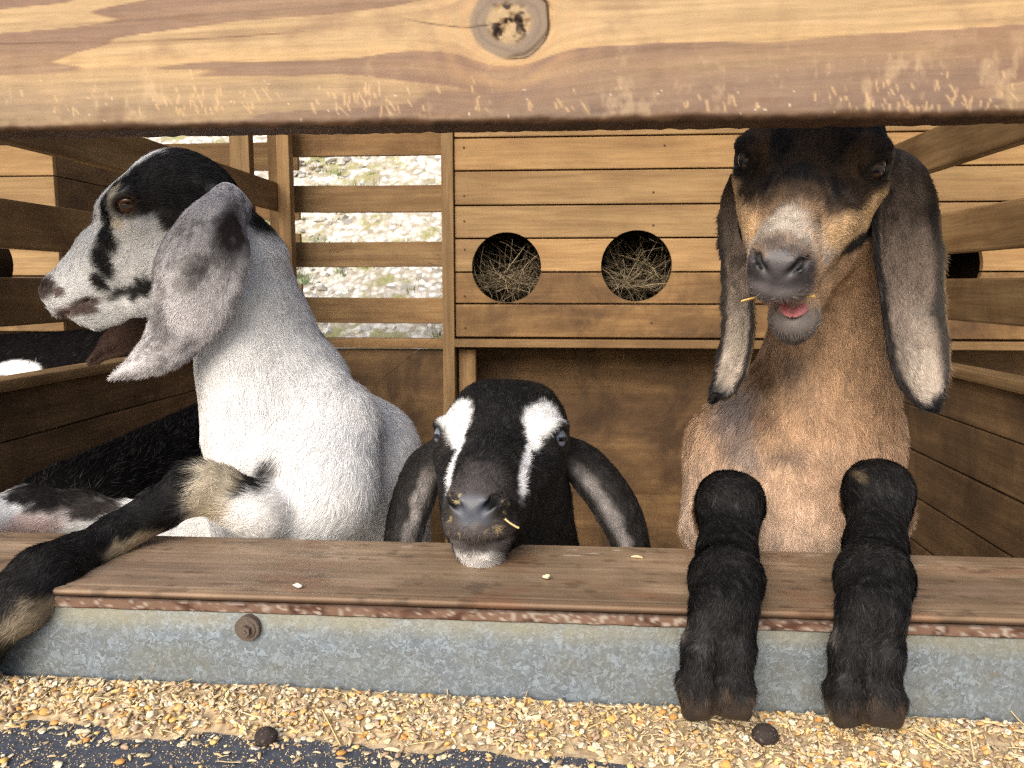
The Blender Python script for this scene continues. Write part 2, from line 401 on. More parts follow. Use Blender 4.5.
# ---- unseen roof over the pens, added and set back for the light
k = NT('roof_sheet'); k.b.inputs['Base Color'].default_value = (.42, .42, .40, 1); k.b.inputs['Roughness'].default_value = .6
g = empty('unseen_roof', (0, 1.5, 2.6), 'unseen corrugated sheet roof high over the goat pens, shaped for the light', 'roof')
def roof():
    xs = np.linspace(-3.4, 3.4, 500); ys = np.linspace(1.5, 3.6, 4); X, Y = np.meshgrid(xs, ys)
    P = np.stack([X.ravel(), Y.ravel(), 2.5-.12*(Y.ravel()-.75)+.012*np.sin(X.ravel()*80)], 1); i = np.arange(P.shape[0]).reshape(4, 500)
    F = np.stack([i[:-1, :-1], i[:-1, 1:], i[1:, 1:], i[1:, :-1]], -1).reshape(-1, 4)
    P2 = P.copy(); P2[:, 2] += .002
    from_np('sheet', np.concatenate([P, P2]), [F[:, ::-1], F+len(P)], None, k.m, parent=g)
roof()
for x in (-2.6, -1.2, .2, 1.4, 2.6): board('rafter', x, x+.04, 1.55, 3.5, 2.03, 2.12, WOOD_Y, g)

# ================================================================== the front beam, rail, trough
def sweep(name, prof, x0, x1, dx, colfn, dispfn, mat, parent=None):
    """a plank along X from a closed cross-section given as (y, z, ny, nz)"""
    xs = np.arange(x0, x1+dx/2, dx); m = len(prof); prof = np.array(prof)
    V = np.zeros((len(xs), m, 3)); V[:, :, 0] = xs[:, None]; V[:, :, 1] = prof[:, 0]; V[:, :, 2] = prof[:, 1]
    N_ = np.zeros_like(V); N_[:, :, 1] = prof[:, 2]; N_[:, :, 2] = prof[:, 3]; V = V.reshape(-1, 3); N_ = N_.reshape(-1, 3)
    Cc = colfn(V); V = V+N_*dispfn(V)[:, None]
    i = np.arange(len(xs)*m).reshape(len(xs), m); j = np.roll(i, -1, 1)
    F = np.stack([i[:-1], i[1:], j[1:], j[:-1]], -1).reshape(-1, 4)
    caps = [i[0][None, ::1], i[-1][None, ::-1]]
    return from_np(name, V, [F]+caps, Cc, mat, parent=parent)
def rprof(y0, y1, z0, z1, r, step, corners=6):
    """rounded rectangle, counter-clockwise seen from +X, points every `step`"""
    pts = []
    def line(a, b, n):
        L = math.hypot(b[0]-a[0], b[1]-a[1]); k = max(1, int(L/step))
        for i in range(k): t = i/k; pts.append((a[0]+(b[0]-a[0])*t, a[1]+(b[1]-a[1])*t, *n))
    def arc(cy, cz, a0):
        for i in range(corners): a = R(a0+90*i/corners); pts.append((cy+r*math.cos(a), cz+r*math.sin(a), math.cos(a), math.sin(a)))
    line((y0+r, z0), (y1-r, z0), (0, -1)); arc(y1-r, z0+r, -90)
    line((y1, z0+r), (y1, z1-r), (1, 0)); arc(y1-r, z1-r, 0)
    line((y1-r, z1), (y0+r, z1), (0, 1)); arc(y0+r, z1-r, 90)
    line((y0, z1-r), (y0, z0+r), (-1, 0)); arc(y0+r, z0+r, 180)
    return pts
YF = .60
BZ = CZ+.1155                              # underside of the beam
KN = W(508, 22, YF); KR = .030
rngb = np.random.default_rng(8)
SCR = []
for cx in (60, 165, 200, 245, 330, 370, 480, 560, 700, 850, 900, 950, 1010):
    for _ in range(22 if cx in (200, 370, 900, 950) else 8):
        p = W(cx+rngb.normal(0, 22), 112-abs(rngb.normal(0, 14)), YF); SCR.append((p[0], p[2], rngb.uniform(.003, .011), rngb.normal(.25, .25), rngb.uniform(.0004, .0010)))
def beam_field(V):
    dx = V[:, 0]-KN[0]; dz = V[:, 2]-KN[2]; r = np.sqrt(dx**2+(dz*1.15)**2)+1e-6
    psi = dz*(1-np.clip((KR*.9/r)**2, 0, .98))+KN[2]
    return dx, dz, r, psi
def beam_col(V):
    dx, dz, r, psi = beam_field(V); P = np.stack([V[:, 0], V[:, 1]*3, psi], 1)
    zr = V[:, 2]-BZ
    front = sst(YF+.01, YF+.001, V[:, 1])
    sl = psi-.035*V[:, 0]; G = np.stack([V[:, 0], V[:, 1]*3, sl], 1)
    warp = fbm(P*np.array([2.0, 1, 5]), 3, 21)
    A = .05+fbm(G*np.array([2.1, 1, 26]), 4, 22, .45)+.10*fbm(G*np.array([7, 1, 70]), 2, 20)
    band = sst(.03, .055, A)*sst(.75, .15, A)
    fine = fbm(G*np.array([9, 2, 420]), 4, 23, .65); fine2 = fbm(G*np.array([50, 2, 900]), 2, 24); med = fbm(G*np.array([3.2, 2, 120]), 3, 125)
    light = np.array(S(174, 147, 110)); mid = np.array(S(143, 117, 89)); purp = np.array(S(126, 100, 84))
    Cc = np.tile(light, (len(V), 1)); Cc = mix(Cc, mid, .75*sst(-.1, .4, med)); Cc = mix(Cc, S(184, 152, 108), .6*sst(-.1, .5, fbm(P*np.array([3, 1, 30]), 4, 25)))
    Cc = mix(Cc, purp, band*(.85+.3*fbm(G*np.array([5, 1, 50]), 3, 126)))
    edge = np.exp(-((A-.045)/.010)**2); Cc = mix(Cc, S(112, 82, 62), np.clip(edge*.6, 0, .6)*sst(-.3, .3, fbm(V*6, 2, 128)))
    Cc = Cc*(1+.34*fine+.14*fine2)[:, None]
    crk3 = np.exp(-((sl-CZ-.196-.006*np.sin(V[:, 0]*7)+.004*warp)/.0005)**2)*sst(-.62, -.5, V[:, 0])*sst(-.18, -.24, V[:, 0]); Cc = mix(Cc, S(92, 66, 48), crk3*.8)
    Pw = V*np.array([1, 1, 1])
    grey = sst(.060, .006, zr)*(.55+.8*fbm(Pw*np.array([12, 1, 36]), 5, 26, .65)); Cc = mix(Cc, S(116, 100, 90), np.clip(grey, 0, 1)*.85)
    blot = sst(.05, .4, fbm(Pw*np.array([10, 1, 20]), 6, 27, .65)); Cc = mix(Cc, S(126, 98, 80), blot*.55)
    Cc = Cc*(1+.13*fbm(Pw*np.array([90, 1, 60]), 3, 127))[:, None]
    pal = sst(.12, .45, fbm(Pw*np.array([60, 1, 34]), 5, 28, .65))*sst(.07, .03, zr); Cc = mix(Cc, S(208, 180, 142), pal*.3)
    # gnaw scratches
    s = np.zeros(len(V)); near = (zr < .06) & (V[:, 1] < YF+.006)
    for x, z, L, sl, wd in SCR:
        m = near & (np.abs(V[:, 0]-x) < .012) & (np.abs(V[:, 2]-z) < .013)
        if not m.any(): continue
        a = V[m, 2]-z; b = V[m, 0]-x+a*sl; s[m] = np.maximum(s[m], np.exp(-(b/wd)**2)*sst(1, .7, np.abs(a)/L*2))
    Cc = mix(Cc, S(214, 180, 134), s*.5)
    spk = (vnoise(Pw*np.array([420, 1, 420]), 33)+.5*fbm(Pw*np.array([20, 1, 40]), 2, 133) > .86)*sst(.05, .01, zr); Cc = mix(Cc, S(235, 215, 190), spk*.5)
    # knot
    rw = r*(1+.16*fbm(Pw*45, 3, 30)); a = np.arctan2(dz, dx)
    kn = sst(KR*1.0, KR*.90, rw); Cc = mix(Cc, S(122, 108, 96), kn*.85)
    ring = np.sin(rw*900+2*fbm(Pw*90, 2, 31)); Cc = mix(Cc, S(104, 90, 78), kn*.35*(ring > .3))
    core = sst(KR*.62, KR*.45, rw); Cc = mix(Cc, S(176, 150, 112), core*.75)
    hole = core*sst(-.02, .2, fbm(Pw*np.array([120, 1, 120]), 3, 32)); Cc = mix(Cc, S(48, 34, 24), hole)
    crk = np.exp(-((rw-KR*.99)/.0011)**2)*sst(-1.9, -1.2, a)*sst(1.8, 1.2, a); Cc = mix(Cc, S(34, 22, 14), np.clip(crk*1.3, 0, 1))
    crk2 = np.exp(-((dz+.0000-.004*np.sin(dx*30)+.16*(dx+KR)*(dx < -KR))/.0006)**2)*sst(-.085, -.05, dx)*(dx < 0); Cc = mix(Cc, S(60, 40, 28), crk2*.85)
    # lines of grain bending round the knot
    halo = sst(KR*2.6, KR*1.05, r)*(1-kn); Cc = mix(Cc, S(176, 140, 100), halo*.45*(.5+.5*np.sin(rw*420+3*warp)))
    # gnawed lower edge; underside painted dark, its shade put into the colour
    low = sst(.0085, .0035, zr+.004*fbm(Pw*np.array([30, 1, 3]), 4, 29)); Cc = mix(Cc, S(84, 58, 38), low*.9)
    Cc = Cc*(1-.35*low*sst(-.3, .3, fbm(Pw*np.array([70, 60, 90]), 3, 34)))[:, None]
    return np.clip(Cc, .004, .9)
def beam_disp(V):
    dx, dz, r, psi = beam_field(V); P = np.stack([V[:, 0], V[:, 1]*3, psi], 1); zr = V[:, 2]-BZ
    d = .00025*fbm(P*np.array([14, 2, 420]), 2, 23)+.0008*fbm(V*np.array([6, 6, 20]), 3, 41)
    d = d-.0018*sst(.02, .0, zr)*np.abs(fbm(V*np.array([70, 60, 70]), 3, 42))-.001*sst(.012, 0, zr)
    core = sst(KR*.62, KR*.45, r*(1+.10*fbm(V*60, 3, 30))); d = d-.003*core*sst(.05, .25, fbm(V*np.array([130, 1, 130]), 3, 32))
    a = np.arctan2(dz, dx); rw = r*(1+.10*fbm(V*60, 3, 30)); d = d-.002*np.exp(-((rw-KR*.99)/.0012)**2)*sst(-1.9, -1.2, a)*sst(1.8, 1.2, a)
    return d
BEAM = vcol_mat('beam_wood', .62, .25, 900, .0003)
def coarse_fine(prof, cond):                # drop most points where nobody looks closely
    out = []; skip = 0
    for p in prof:
        if cond(p): out.append(p); skip = 0
        else:
            skip += 1
            if skip % 8 == 1: out.append(p)
    return out
pf = coarse_fine(rprof(YF, YF+.038, BZ, BZ+.184, .006, .0011), lambda p: (p[0] < YF+.008 and p[1] < BZ+.155) or p[1] < BZ+.004)
bo = sweep('front_beam', pf, -.95, .95, .00125, beam_col, beam_disp, BEAM)
tag(bo, 'wide weathered tan timber beam with a knot across the top of the opening', 'beam')

# ---- the rail board the goats lean on
RZ = CZ-.2470; RT = .0060
def rail_col(V):
    P = V*np.array([1, 1, 1]); f = fbm(P*np.array([5, 240, 200]), 4, 51); m = fbm(P*np.array([2.5, 26, 10]), 4, 52); b = fbm(P*np.array([12, 30, 20]), 5, 53)
    Cc = np.tile(np.array(S(146, 124, 100)), (len(V), 1)); Cc = mix(Cc, S(110, 90, 71), sst(-.3, .4, m)*.8); Cc = mix(Cc, S(176, 150, 124), sst(.05, .45, b)*.6)
    Cc = mix(Cc, S(150, 128, 110), sst(.15, .5, fbm(P*np.array([5, 14, 9]), 5, 54))*.5)
    Cc = Cc*(1+.38*f)[:, None]*(1+.25*fbm(P*np.array([40, 60, 40]), 4, 59, .7))[:, None]
    scuff = sst(.38, .52, fbm(P*np.array([45, 160, 60]), 3, 55))*sst(.0, .3, fbm(P*np.array([6, 8, 6]), 2, 56)); Cc = mix(Cc, S(205, 190, 175), scuff*.6)
    e = sst(YF+.006, YF+.001, V[:, 1]); Cc = mix(Cc, S(126, 98, 74), e*.4)
    e2 = sst(RZ-.0022, RZ-.0034, V[:, 2])*sst(YF+.01, YF, V[:, 1]); Cc = mix(Cc, S(58, 42, 32), e2*.85)
    gr = np.exp(-((V[:, 1]-YF-.0085+.001*fbm(P*np.array([9, 0, 0]), 2, 57))/.0006)**2); Cc = mix(Cc, S(80, 60, 46), gr*.35*(fbm(P*np.array([8, 0, 0]), 2, 58) > -.1))
    Cc = mix(Cc, S(128, 84, 58), sst(.1, .5, fbm(P*np.array([16, 40, 20]), 4, 158))*.35); Cc = Cc*(1-.35*sst(.2, .5, fbm(P*np.array([60, 110, 60]), 3, 159)))[:, None]
    return np.clip(Cc, .004, .9)
def rail_disp(V): return .0008*fbm(V*np.array([3, 14, 6]), 3, 61)+.0003*fbm(V*np.array([5, 240, 200]), 2, 51)-.0009*np.exp(-((V[:, 1]-YF-.0085)/.0008)**2)*(V[:, 2] > RZ-.003)
RAIL = vcol_mat('worn_rail_wood', .5, .35, 500, .0004)
g = empty('front_rail', (0, .67, RZ-.05), 'worn brown board the goats rest their legs and chin on', 'rail')
pf = coarse_fine(rprof(YF-.002, .742, RZ-RT, RZ, .0022, .0016, 5), lambda p: p[1] > RZ-.006 or p[0] < YF+.004)
o = sweep('top_board', pf, -1.0, .95, .0022, rail_col, rail_disp, RAIL, g)
def strip_col(V):
    n = fbm(V*np.array([90, 10, 160]), 4, 62); Cc = np.tile(np.array(S(118, 92, 76)), (len(V), 1)); Cc = mix(Cc, S(78, 50, 38), sst(0, .4, n)); Cc = mix(Cc, S(172, 160, 148), sst(.05, .25, fbm(V*np.array([260, 10, 330]), 4, 63, .75)+.3*fbm(V*8, 2, 65))*.85)
    return mix(Cc, S(66, 50, 40), np.maximum(sst(RZ-.0145, RZ-.0156, V[:, 2]), sst(RZ-.0085, RZ-.0074, V[:, 2]))*.8)
pf = rprof(YF-.0016, YF+.02, RZ-RT-.010, RZ-RT-.0006, .0015, .0014, 4)
tag(sweep('rusty_edge_strip', pf, -1.0, .95, .003, strip_col, lambda V: .0006*fbm(V*np.array([60, 10, 90]), 3, 64), vcol_mat('rusty_strip', .7, .3), g), 'thin rusty strip with flaking white paint')
board('backing_board', -1.0, .95, YF+.022, YF+.06, CZ-.40, RZ-RT-.0012, WOOD_YD, g)

# ---- galvanised trough under the rail
def metal_mat():
    k = NT('galvanised_sheet'); tc = k.t.nodes.new('ShaderNodeTexCoord').outputs['Object']
    dn = k.t.nodes.new('ShaderNodeTexNoise'); k.l(tc, dn.inputs['Vector']); dn.inputs['Scale'].default_value = 130; dn.inputs['Detail'].default_value = 3
    va = k.t.nodes.new('ShaderNodeVectorMath'); va.operation = 'MULTIPLY_ADD'; k.l(dn.outputs['Color'], va.inputs[0]); va.inputs[1].default_value = (.022,)*3; k.l(tc, va.inputs[2])
    vo = k.t.nodes.new('ShaderNodeTexVoronoi'); k.l(va.outputs[0], vo.inputs['Vector']); vo.inputs['Scale'].default_value = 330
    sc = k.t.nodes.new('ShaderNodeSeparateColor'); k.l(vo.outputs['Color'], sc.inputs[0])
    c = k.ramp(sc.outputs[0], [(0, S(112, 120, 126)), (.6, S(128, 138, 146)), (1, S(152, 166, 178))])
    n = k.noise(tc, 26, 6, .65); c = k.mixc(k.ramp(n, [(.42, (0,)*3), (.7, (.55,)*3)]), c, S(126, 126, 110))
    sz = k.t.nodes.new('ShaderNodeSeparateXYZ'); k.l(tc, sz.inputs[0])
    mr = k.t.nodes.new('ShaderNodeMapRange'); k.l(sz.outputs['Z'], mr.inputs[0]); mr.inputs[1].default_value = RZ-.034; mr.inputs[2].default_value = RZ-.022
    mm = k.t.nodes.new('ShaderNodeMath'); mm.operation = 'MULTIPLY_ADD'; k.l(k.noise(tc, 18, 4), mm.inputs[0]); mm.inputs[1].default_value = 1.8; mm.inputs[2].default_value = -.35
    m2 = k.t.nodes.new('ShaderNodeMath'); m2.operation = 'MULTIPLY'; m2.use_clamp = True; k.l(mr.outputs[0], m2.inputs[0]); k.l(mm.outputs[0], m2.inputs[1])
    c = k.mixc(m2.outputs[0], c, S(142, 138, 116))
    n5 = k.noise(tc, 60, 5, .7); c = k.mixc(k.ramp(n5, [(.63, (0,)*3), (.72, (.6,)*3)]), c, S(128, 108, 82))
    k.l(c, k.b.inputs['Base Color']); k.b.inputs['Metallic'].default_value = .35; k.b.inputs['Specular IOR Level'].default_value = .5
    k.l(k.ramp(sc.outputs[1], [(0, (.35,)*3), (1, (.6,)*3)]), k.b.inputs['Roughness']); k.bump(k.noise(tc, 220, 4), .4, .0006)
    return k.m
GALV = metal_mat()
TZ = CZ-.3310                                # trough floor
g = empty('feed_trough', (0, .5, TZ), 'galvanised sheet side and black floor of the feed trough under the rail', 'feed trough')
def galv():
    xs = np.linspace(-1.0, .95, 400); prof = [(YF+.0005, RZ-RT-.010), (YF-.0010, RZ-.024), (YF-.0022, RZ-.032), (YF-.0030, RZ-.042), (YF-.0032, RZ-.052), (YF-.0040, RZ-.064), (YF-.0045, TZ+.004), (YF-.0045, TZ-.004)]
    pr = np.array(prof); m = len(pr); X = np.repeat(xs, m); P = np.stack([X, np.tile(pr[:, 0], 400), np.tile(pr[:, 1], 400)], 1)
    P[:, 1] += .0012*fbm(P*np.array([7, 1, 18]), 3, 66)
    B = P.copy(); B[:, 1] += .0016; i = np.arange(400*m).reshape(400, m); F = np.stack([i[:-1, :-1], i[:-1, 1:], i[1:, 1:], i[1:, :-1]], -1).reshape(-1, 4)
    return from_np('side_sheet', np.concatenate([P, B]), [F[:, ::-1], F+len(P)], None, GALV, parent=g)
galv()
MAT_BLACK = flat_mat('black_rubber', S(72, 77, 88), .62, nscale=160, namt=.35, spec=.5, bump=.6)
board('trough_floor', -1.0, .95, .22, YF-.006, TZ-.006, TZ, MAT_BLACK, g)
board('trough_lip', -1.0, .95, .20, .2195, TZ-.05, TZ+.03, MAT_BLACK, g)
# screw
def screw():
    c = W(246, 630, YF-.008); bm = bmesh.new()
    def disc(r, y0, y1, n=32, r2=None):
        b = bmesh.new(); bmesh.ops.create_cone(b, segments=n, radius1=r, radius2=r2 or r, depth=y1-y0, cap_ends=True)
        bmesh.ops.rotate(b, verts=b.verts, matrix=Matrix.Rotation(R(90), 3, 'X')); bmesh.ops.translate(b, verts=b.verts, vec=(c[0], (y0+y1)/2, c[2]))
        if n == 32: bmesh.ops.bevel(b, geom=[e for e in b.edges if len(e.link_faces) == 2 and e.calc_face_angle() > 1], offset=.0005, segments=2, affect='EDGES')
        me = bpy.data.meshes.new('t'); b.to_mesh(me); b.free(); bm.from_mesh(me); bpy.data.meshes.remove(me)
    disc(.0102, YF-.0068, YF+.001)
    me = bpy.data.meshes.new('washer'); bm.to_mesh(me); bm.free()
    RU = flat_mat('rusty_screw_metal', S(112, 100, 90), .55, .4, nscale=900, namt=.3, bump=.15)
    o = link('screw', me, RU, g)
    bm = bmesh.new(); disc(.0078, YF-.0080, YF-.0069, 32, .0070); disc(.0046, YF-.0122, YF-.0081, 6); disc(.0020, YF-.0130, YF-.0123, 32)
    me = bpy.data.meshes.new('hex_head'); bm.to_mesh(me); bm.free(); link('hex_head', me, RU, o)
screw()
# ================================================================== goats: implicit bodies, fur
def frame(origin, fwd, up, s):
    f = np.array(fwd, float); f /= np.linalg.norm(f); u = np.array(up, float); u -= f*np.dot(u, f); u /= np.linalg.norm(u)
    r = np.cross(f, u)
    return dict(o=np.array(origin, float), M=np.stack([r, f, u], 1), s=s)     # world = o + s*M@local
def to_local(P, fr):
    q = ((P-fr['o'])@fr['M'])/fr['s']
    if 'mw' in fr:                                    # a slimmer muzzle
        t = np.clip((q[..., 1]-.01)/.08, 0, 1); t = t*t*(3-2*t); q = q.copy(); q[..., 0] = q[..., 0]/(1+(fr['mw']-1)*t)
    return q
def to_world(p, fr): return fr['o']+fr['s']*(fr['M']@np.array(p, float))
class Blob:
    def __init__(s): s.p = []
    def add(s, kind, fr=None, k=.01, op='u', mir=False, flow=None, **kw): s.p.append(dict(kind=kind, fr=fr, k=k, op=op, mir=mir, flow=flow, **kw))
    def cone(s, a, b, r1, r2, **kw): s.add('cone', a=np.array(a, float), b=np.array(b, float), r1=r1, r2=r2, **kw)
    def ell(s, c, r, rot=None, **kw): s.add('ell', c=np.array(c, float), r=np.array(r, float), rot=rot, **kw)
    def box(s, c, b, r_, rot=None, **kw): s.add('box', c=np.array(c, float), b=np.array(b, float), r_=r_, rot=np.eye(3) if rot is None else rot, **kw)
    def torus(s, c, n, R_, r_, **kw): s.add('torus', c=np.array(c, float), n=np.array(n, float)/np.linalg.norm(n), R_=R_, r_=r_, **kw)
    def prim(s, q, P, loc):
        key = id(q['fr']) if q['fr'] else 0
        if key not in loc: loc[key] = to_local(P, q['fr'])
        p = loc[key]
        if q['mir']: p = np.stack([np.abs(p[:, 0]), p[:, 1], p[:, 2]], 1)
        if q['kind'] == 'cone':
            ba = q['b']-q['a']; pa = p-q['a']; t = np.clip(pa@ba/(ba@ba), 0, 1)
            d = np.linalg.norm(pa-t[:, None]*ba, axis=1)-(q['r1']+(q['r2']-q['r1'])*t)
        elif q['kind'] == 'ell':
            v = p-q['c']
            if q['rot'] is not None: v = v@q['rot']
            k0 = np.linalg.norm(v/q['r'], axis=1); k1 = np.linalg.norm(v/q['r']**2, axis=1)
            d = k0*(k0-1)/np.maximum(k1, 1e-9)
            d = np.where(k0 < .02, -q['r'].min(), d)
        elif q['kind'] == 'box':
            v = np.abs((p-q['c'])@q['rot'])-q['b']; d = np.linalg.norm(np.maximum(v, 0), axis=1)+np.minimum(v.max(1), 0)-q['r_']
        else:
            v = p-q['c']; h = v@q['n']; rad = np.linalg.norm(v-h[:, None]*q['n'], axis=1)
            d = np.sqrt((rad-q['R_'])**2+h*h)-q['r_']
        return d*(q['fr']['s'] if q['fr'] else 1)
    def eval(s, P, dists=False):
        P = P.astype(np.float32) if not dists else P
        loc = {0: P}; D = None; ds = []
        for q in s.p:
            d = s.prim(q, P, loc); k = q['k']
            if dists: ds.append(d)
            if D is None: D = d; continue
            if q['op'] == 'u': h = np.clip(.5+.5*(D-d)/k, 0, 1); D = D*(1-h)+d*h-k*h*(1-h)
            else: h = np.clip(.5-.5*(D+d)/k, 0, 1); D = D*(1-h)-d*h+k*h*(1-h)
        return (D, ds) if dists else D
    def big_eval(s, P):
        return np.concatenate([s.eval(P[i:i+200000]) for i in range(0, len(P), 200000)])

def surface_nets(blob, lo, hi, h, coarse=4):
    lo = np.array(lo, float); H = h*coarse
    n = np.ceil((np.array(hi)-lo)/H).astype(int)
    g = np.stack(np.meshgrid(*[np.arange(m) for m in n], indexing='ij'), -1).reshape(-1, 3)
    d = blob.big_eval(lo+(g+.5)*H)
    g = g[np.abs(d) < H*1.35]
    o = np.stack(np.meshgrid(*[np.arange(coarse)]*3, indexing='ij'), -1).reshape(-1, 3)
    cells = (g[:, None, :]*coarse+o[None]).reshape(-1, 3)
    N = n*coarse+2
    lid = lambda c: (c[:, 0]*N[1]+c[:, 1])*N[2]+c[:, 2]
    co = np.array([(a, b, c) for a in (0, 1) for b in (0, 1) for c in (0, 1)])
    corners = np.unique(np.concatenate([lid(cells+q) for q in co]))
    cc = np.stack([corners//(N[1]*N[2]), (corners//N[2]) % N[1], corners % N[2]], 1)
    val = blob.big_eval(lo+cc*h)
    look = lambda c: val[np.searchsorted(corners, lid(c))]
    cv = np.stack([look(cells+q) for q in co], 1)
    act = (cv.min(1) < 0) & (cv.max(1) >= 0)
    cells = cells[act]; cv = cv[act]
    pos = np.zeros((len(cells), 3)); cnt = np.zeros(len(cells))
    for i in range(8):
        for j in range(i+1, 8):
            if abs(co[i]-co[j]).sum() != 1: continue
            m = (cv[:, i] < 0) != (cv[:, j] < 0)
            t = np.where(m, cv[:, i]/np.where(m, cv[:, i]-cv[:, j], 1), 0)
            pos += m[:, None]*(co[i]+t[:, None]*(co[j]-co[i])); cnt += m
    V = lo+(cells+pos/cnt[:, None])*h
    cid = lid(cells); order = np.argsort(cid); cs = cid[order]
    def find(c):
        l_ = lid(c); k = np.clip(np.searchsorted(cs, l_), 0, len(cs)-1); ok = cs[k] == l_
        return np.where(ok, order[k], -1)
    Fs = []
    for ax in range(3):
        e1 = np.zeros(3, int); e1[(ax+1) % 3] = 1; e2 = np.zeros(3, int); e2[(ax+2) % 3] = 1; e0 = np.zeros(3, int); e0[ax] = 1
        i1 = [k for k in range(8) if (co[k] == e0).all()][0]
        s0, s1 = cv[:, 0] < 0, cv[:, i1] < 0
        for m, flip in ((s0 & ~s1, False), (~s0 & s1, True)):
            c = cells[m]; a = find(c); b = find(c-e1); cc_ = find(c-e1-e2); d_ = find(c-e2)
            q = np.stack([a, b, cc_, d_] if not flip else [a, d_, cc_, b], 1)
            Fs.append(q[(q >= 0).all(1)])
    F = np.concatenate(Fs)
    e = h*.4
    def grad(P):
        G = np.zeros_like(P)
        t = np.array([[1, -1, -1], [-1, -1, 1], [-1, 1, -1], [1, 1, 1]], float)
        for q in t: G += q*blob.big_eval(P+q*e)[:, None]
        return G/(4*e)
    for _ in range(1):
        G = grad(V); d = blob.big_eval(V); V = V-np.clip(d/np.maximum((G**2).sum(1), .1), -h, h)[:, None]*G
    G = grad(V); Nn = G/np.maximum(np.linalg.norm(G, axis=1), 1e-6)[:, None]
    return V, F, Nn

def flow_at(blob, V):
    _, ds = blob.eval(V, dists=True); Fl = np.zeros_like(V)
    for q, d in zip(blob.p, ds):
        if q['flow'] is None: continue
        Fl += np.exp(-np.clip(d, 0, None)/.012)[:, None]*np.array(q['flow'])
    return Fl

class Patch:
    """soft coloured region of the coat: an ellipsoid in a frame"""
    def __init__(s, c, r, col, fr=None, soft=.25, nz=.25, nf=60, side=0, rot=None): s.__dict__.update(locals())
def paint(V, base, patches, frs=None):
    Cc = np.array(base, float) if np.ndim(base) == 2 else np.tile(np.array(base, float), (len(V), 1))
    for i, p in enumerate(patches):
        P = to_local(V, p.fr) if p.fr else V
        if p.side == 2: P = np.stack([np.abs(P[:, 0]), P[:, 1], P[:, 2]], 1)
        v = P-np.array(p.c)
        if p.rot is not None: v = v@p.rot
        k = np.linalg.norm(v/np.array(p.r), axis=1)
        m = k < 1+p.soft+p.nz
        k[m] = k[m]+p.nz*fbm(V[m]*p.nf, 3, 11+i)
        wgt = 1-sst(1-p.soft, 1+p.soft, k); wgt[~m] = 0
        if p.side in (1, -1): wgt = wgt*(P[:, 0]*p.side > 0)
        Cc = mix(Cc, p.col, wgt)
    return Cc

def catmull(pts, n):
    pts = np.array(pts, float); P = np.vstack([2*pts[0]-pts[1], pts, 2*pts[-1]-pts[-2]])
    ts = np.linspace(0, len(pts)-1-1e-9, n); out = []
    for t in ts:
        i = int(t); f = t-i; a, b, c, d = P[i:i+4]
        out.append(.5*((2*b)+(-a+c)*f+(2*a-5*b+4*c-d)*f*f+(-a+3*b-3*c+d)*f**3))
    return np.array(out)

def ear_mesh(pts, hw, wdir, curl, thick, colfn, n=70, m=28, wave=.003, seed=0):
    """pts: centre line; hw: half widths; wdir: width direction per point; curl: cupping per point"""
    Cn = catmull(pts, n); Hw = catmull(np.array(hw)[:, None], n)[:, 0]; Wd = catmull(wdir, n); Cu = catmull(np.array(curl)[:, None], n)[:, 0]
    T = np.gradient(Cn, axis=0); T /= np.linalg.norm(T, axis=1)[:, None]
    Wd = Wd-T*(Wd*T).sum(1)[:, None]; Wd /= np.linalg.norm(Wd, axis=1)[:, None]; Nd = np.cross(Wd, T)
    u = np.linspace(-1, 1, m)
    V = []; Nn = []; Fl = []; UV = []
    for side in (1, -1):
        for i in range(n):
            w_ = max(Hw[i], .0015)
            t = i/(n-1)
            off = Cu[i]*w_*(1-np.cos(u*1.5))
            wob = wave*np.sin(t*9+u*2.2+seed)*np.sin(u*3+seed*2)*min(1, t*4)
            th = thick*np.sqrt(np.clip(1-u**2, 0, 1))*.5*(.3+.7*min(1, (1-t)*6))
            P = Cn[i]+np.outer(u*w_*(1-.12*abs(Cu[i])*u*u), Wd[i])+np.outer(off+wob+side*th, Nd[i])
            V.append(P)
            nn = Nd[i]*side-np.outer(np.sin(u*1.5)*Cu[i]*1.4*side, Wd[i]); nn /= np.linalg.norm(nn, axis=1)[:, None]
            Nn.append(nn); Fl.append(np.tile(T[i], (m, 1))); UV.append(np.stack([np.full(m, t), u, np.full(m, side)], 1))
    V = np.concatenate(V); Nn = np.concatenate(Nn); Fl = np.concatenate(Fl); UV = np.concatenate(UV)
    idx = np.arange(2*n*m).reshape(2, n, m); F = []
    a = idx[0]; F.append(np.stack([a[:-1, :-1], a[:-1, 1:], a[1:, 1:], a[1:, :-1]], -1).reshape(-1, 4))
    b = idx[1]; F.append(np.stack([b[:-1, :-1], b[1:, :-1], b[1:, 1:], b[:-1, 1:]], -1).reshape(-1, 4))
    for j in (0, m-1):
        q = np.stack([a[:-1, j], a[1:, j], b[1:, j], b[:-1, j]], -1); F.append(q if j == 0 else q[:, ::-1])
    q = np.stack([a[-1, :-1], a[-1, 1:], b[-1, 1:], b[-1, :-1]], -1); F.append(q)
    F = np.concatenate(F)
    # make the winding agree with the side normals
    fn = np.cross(V[F[:, 1]]-V[F[:, 0]], V[F[:, 2]]-V[F[:, 1]]); bad = (fn*Nn[F[:, 0]]).sum(1) < 0; F[bad] = F[bad][:, ::-1]
    return V, F, Nn, colfn(V, UV), Fl

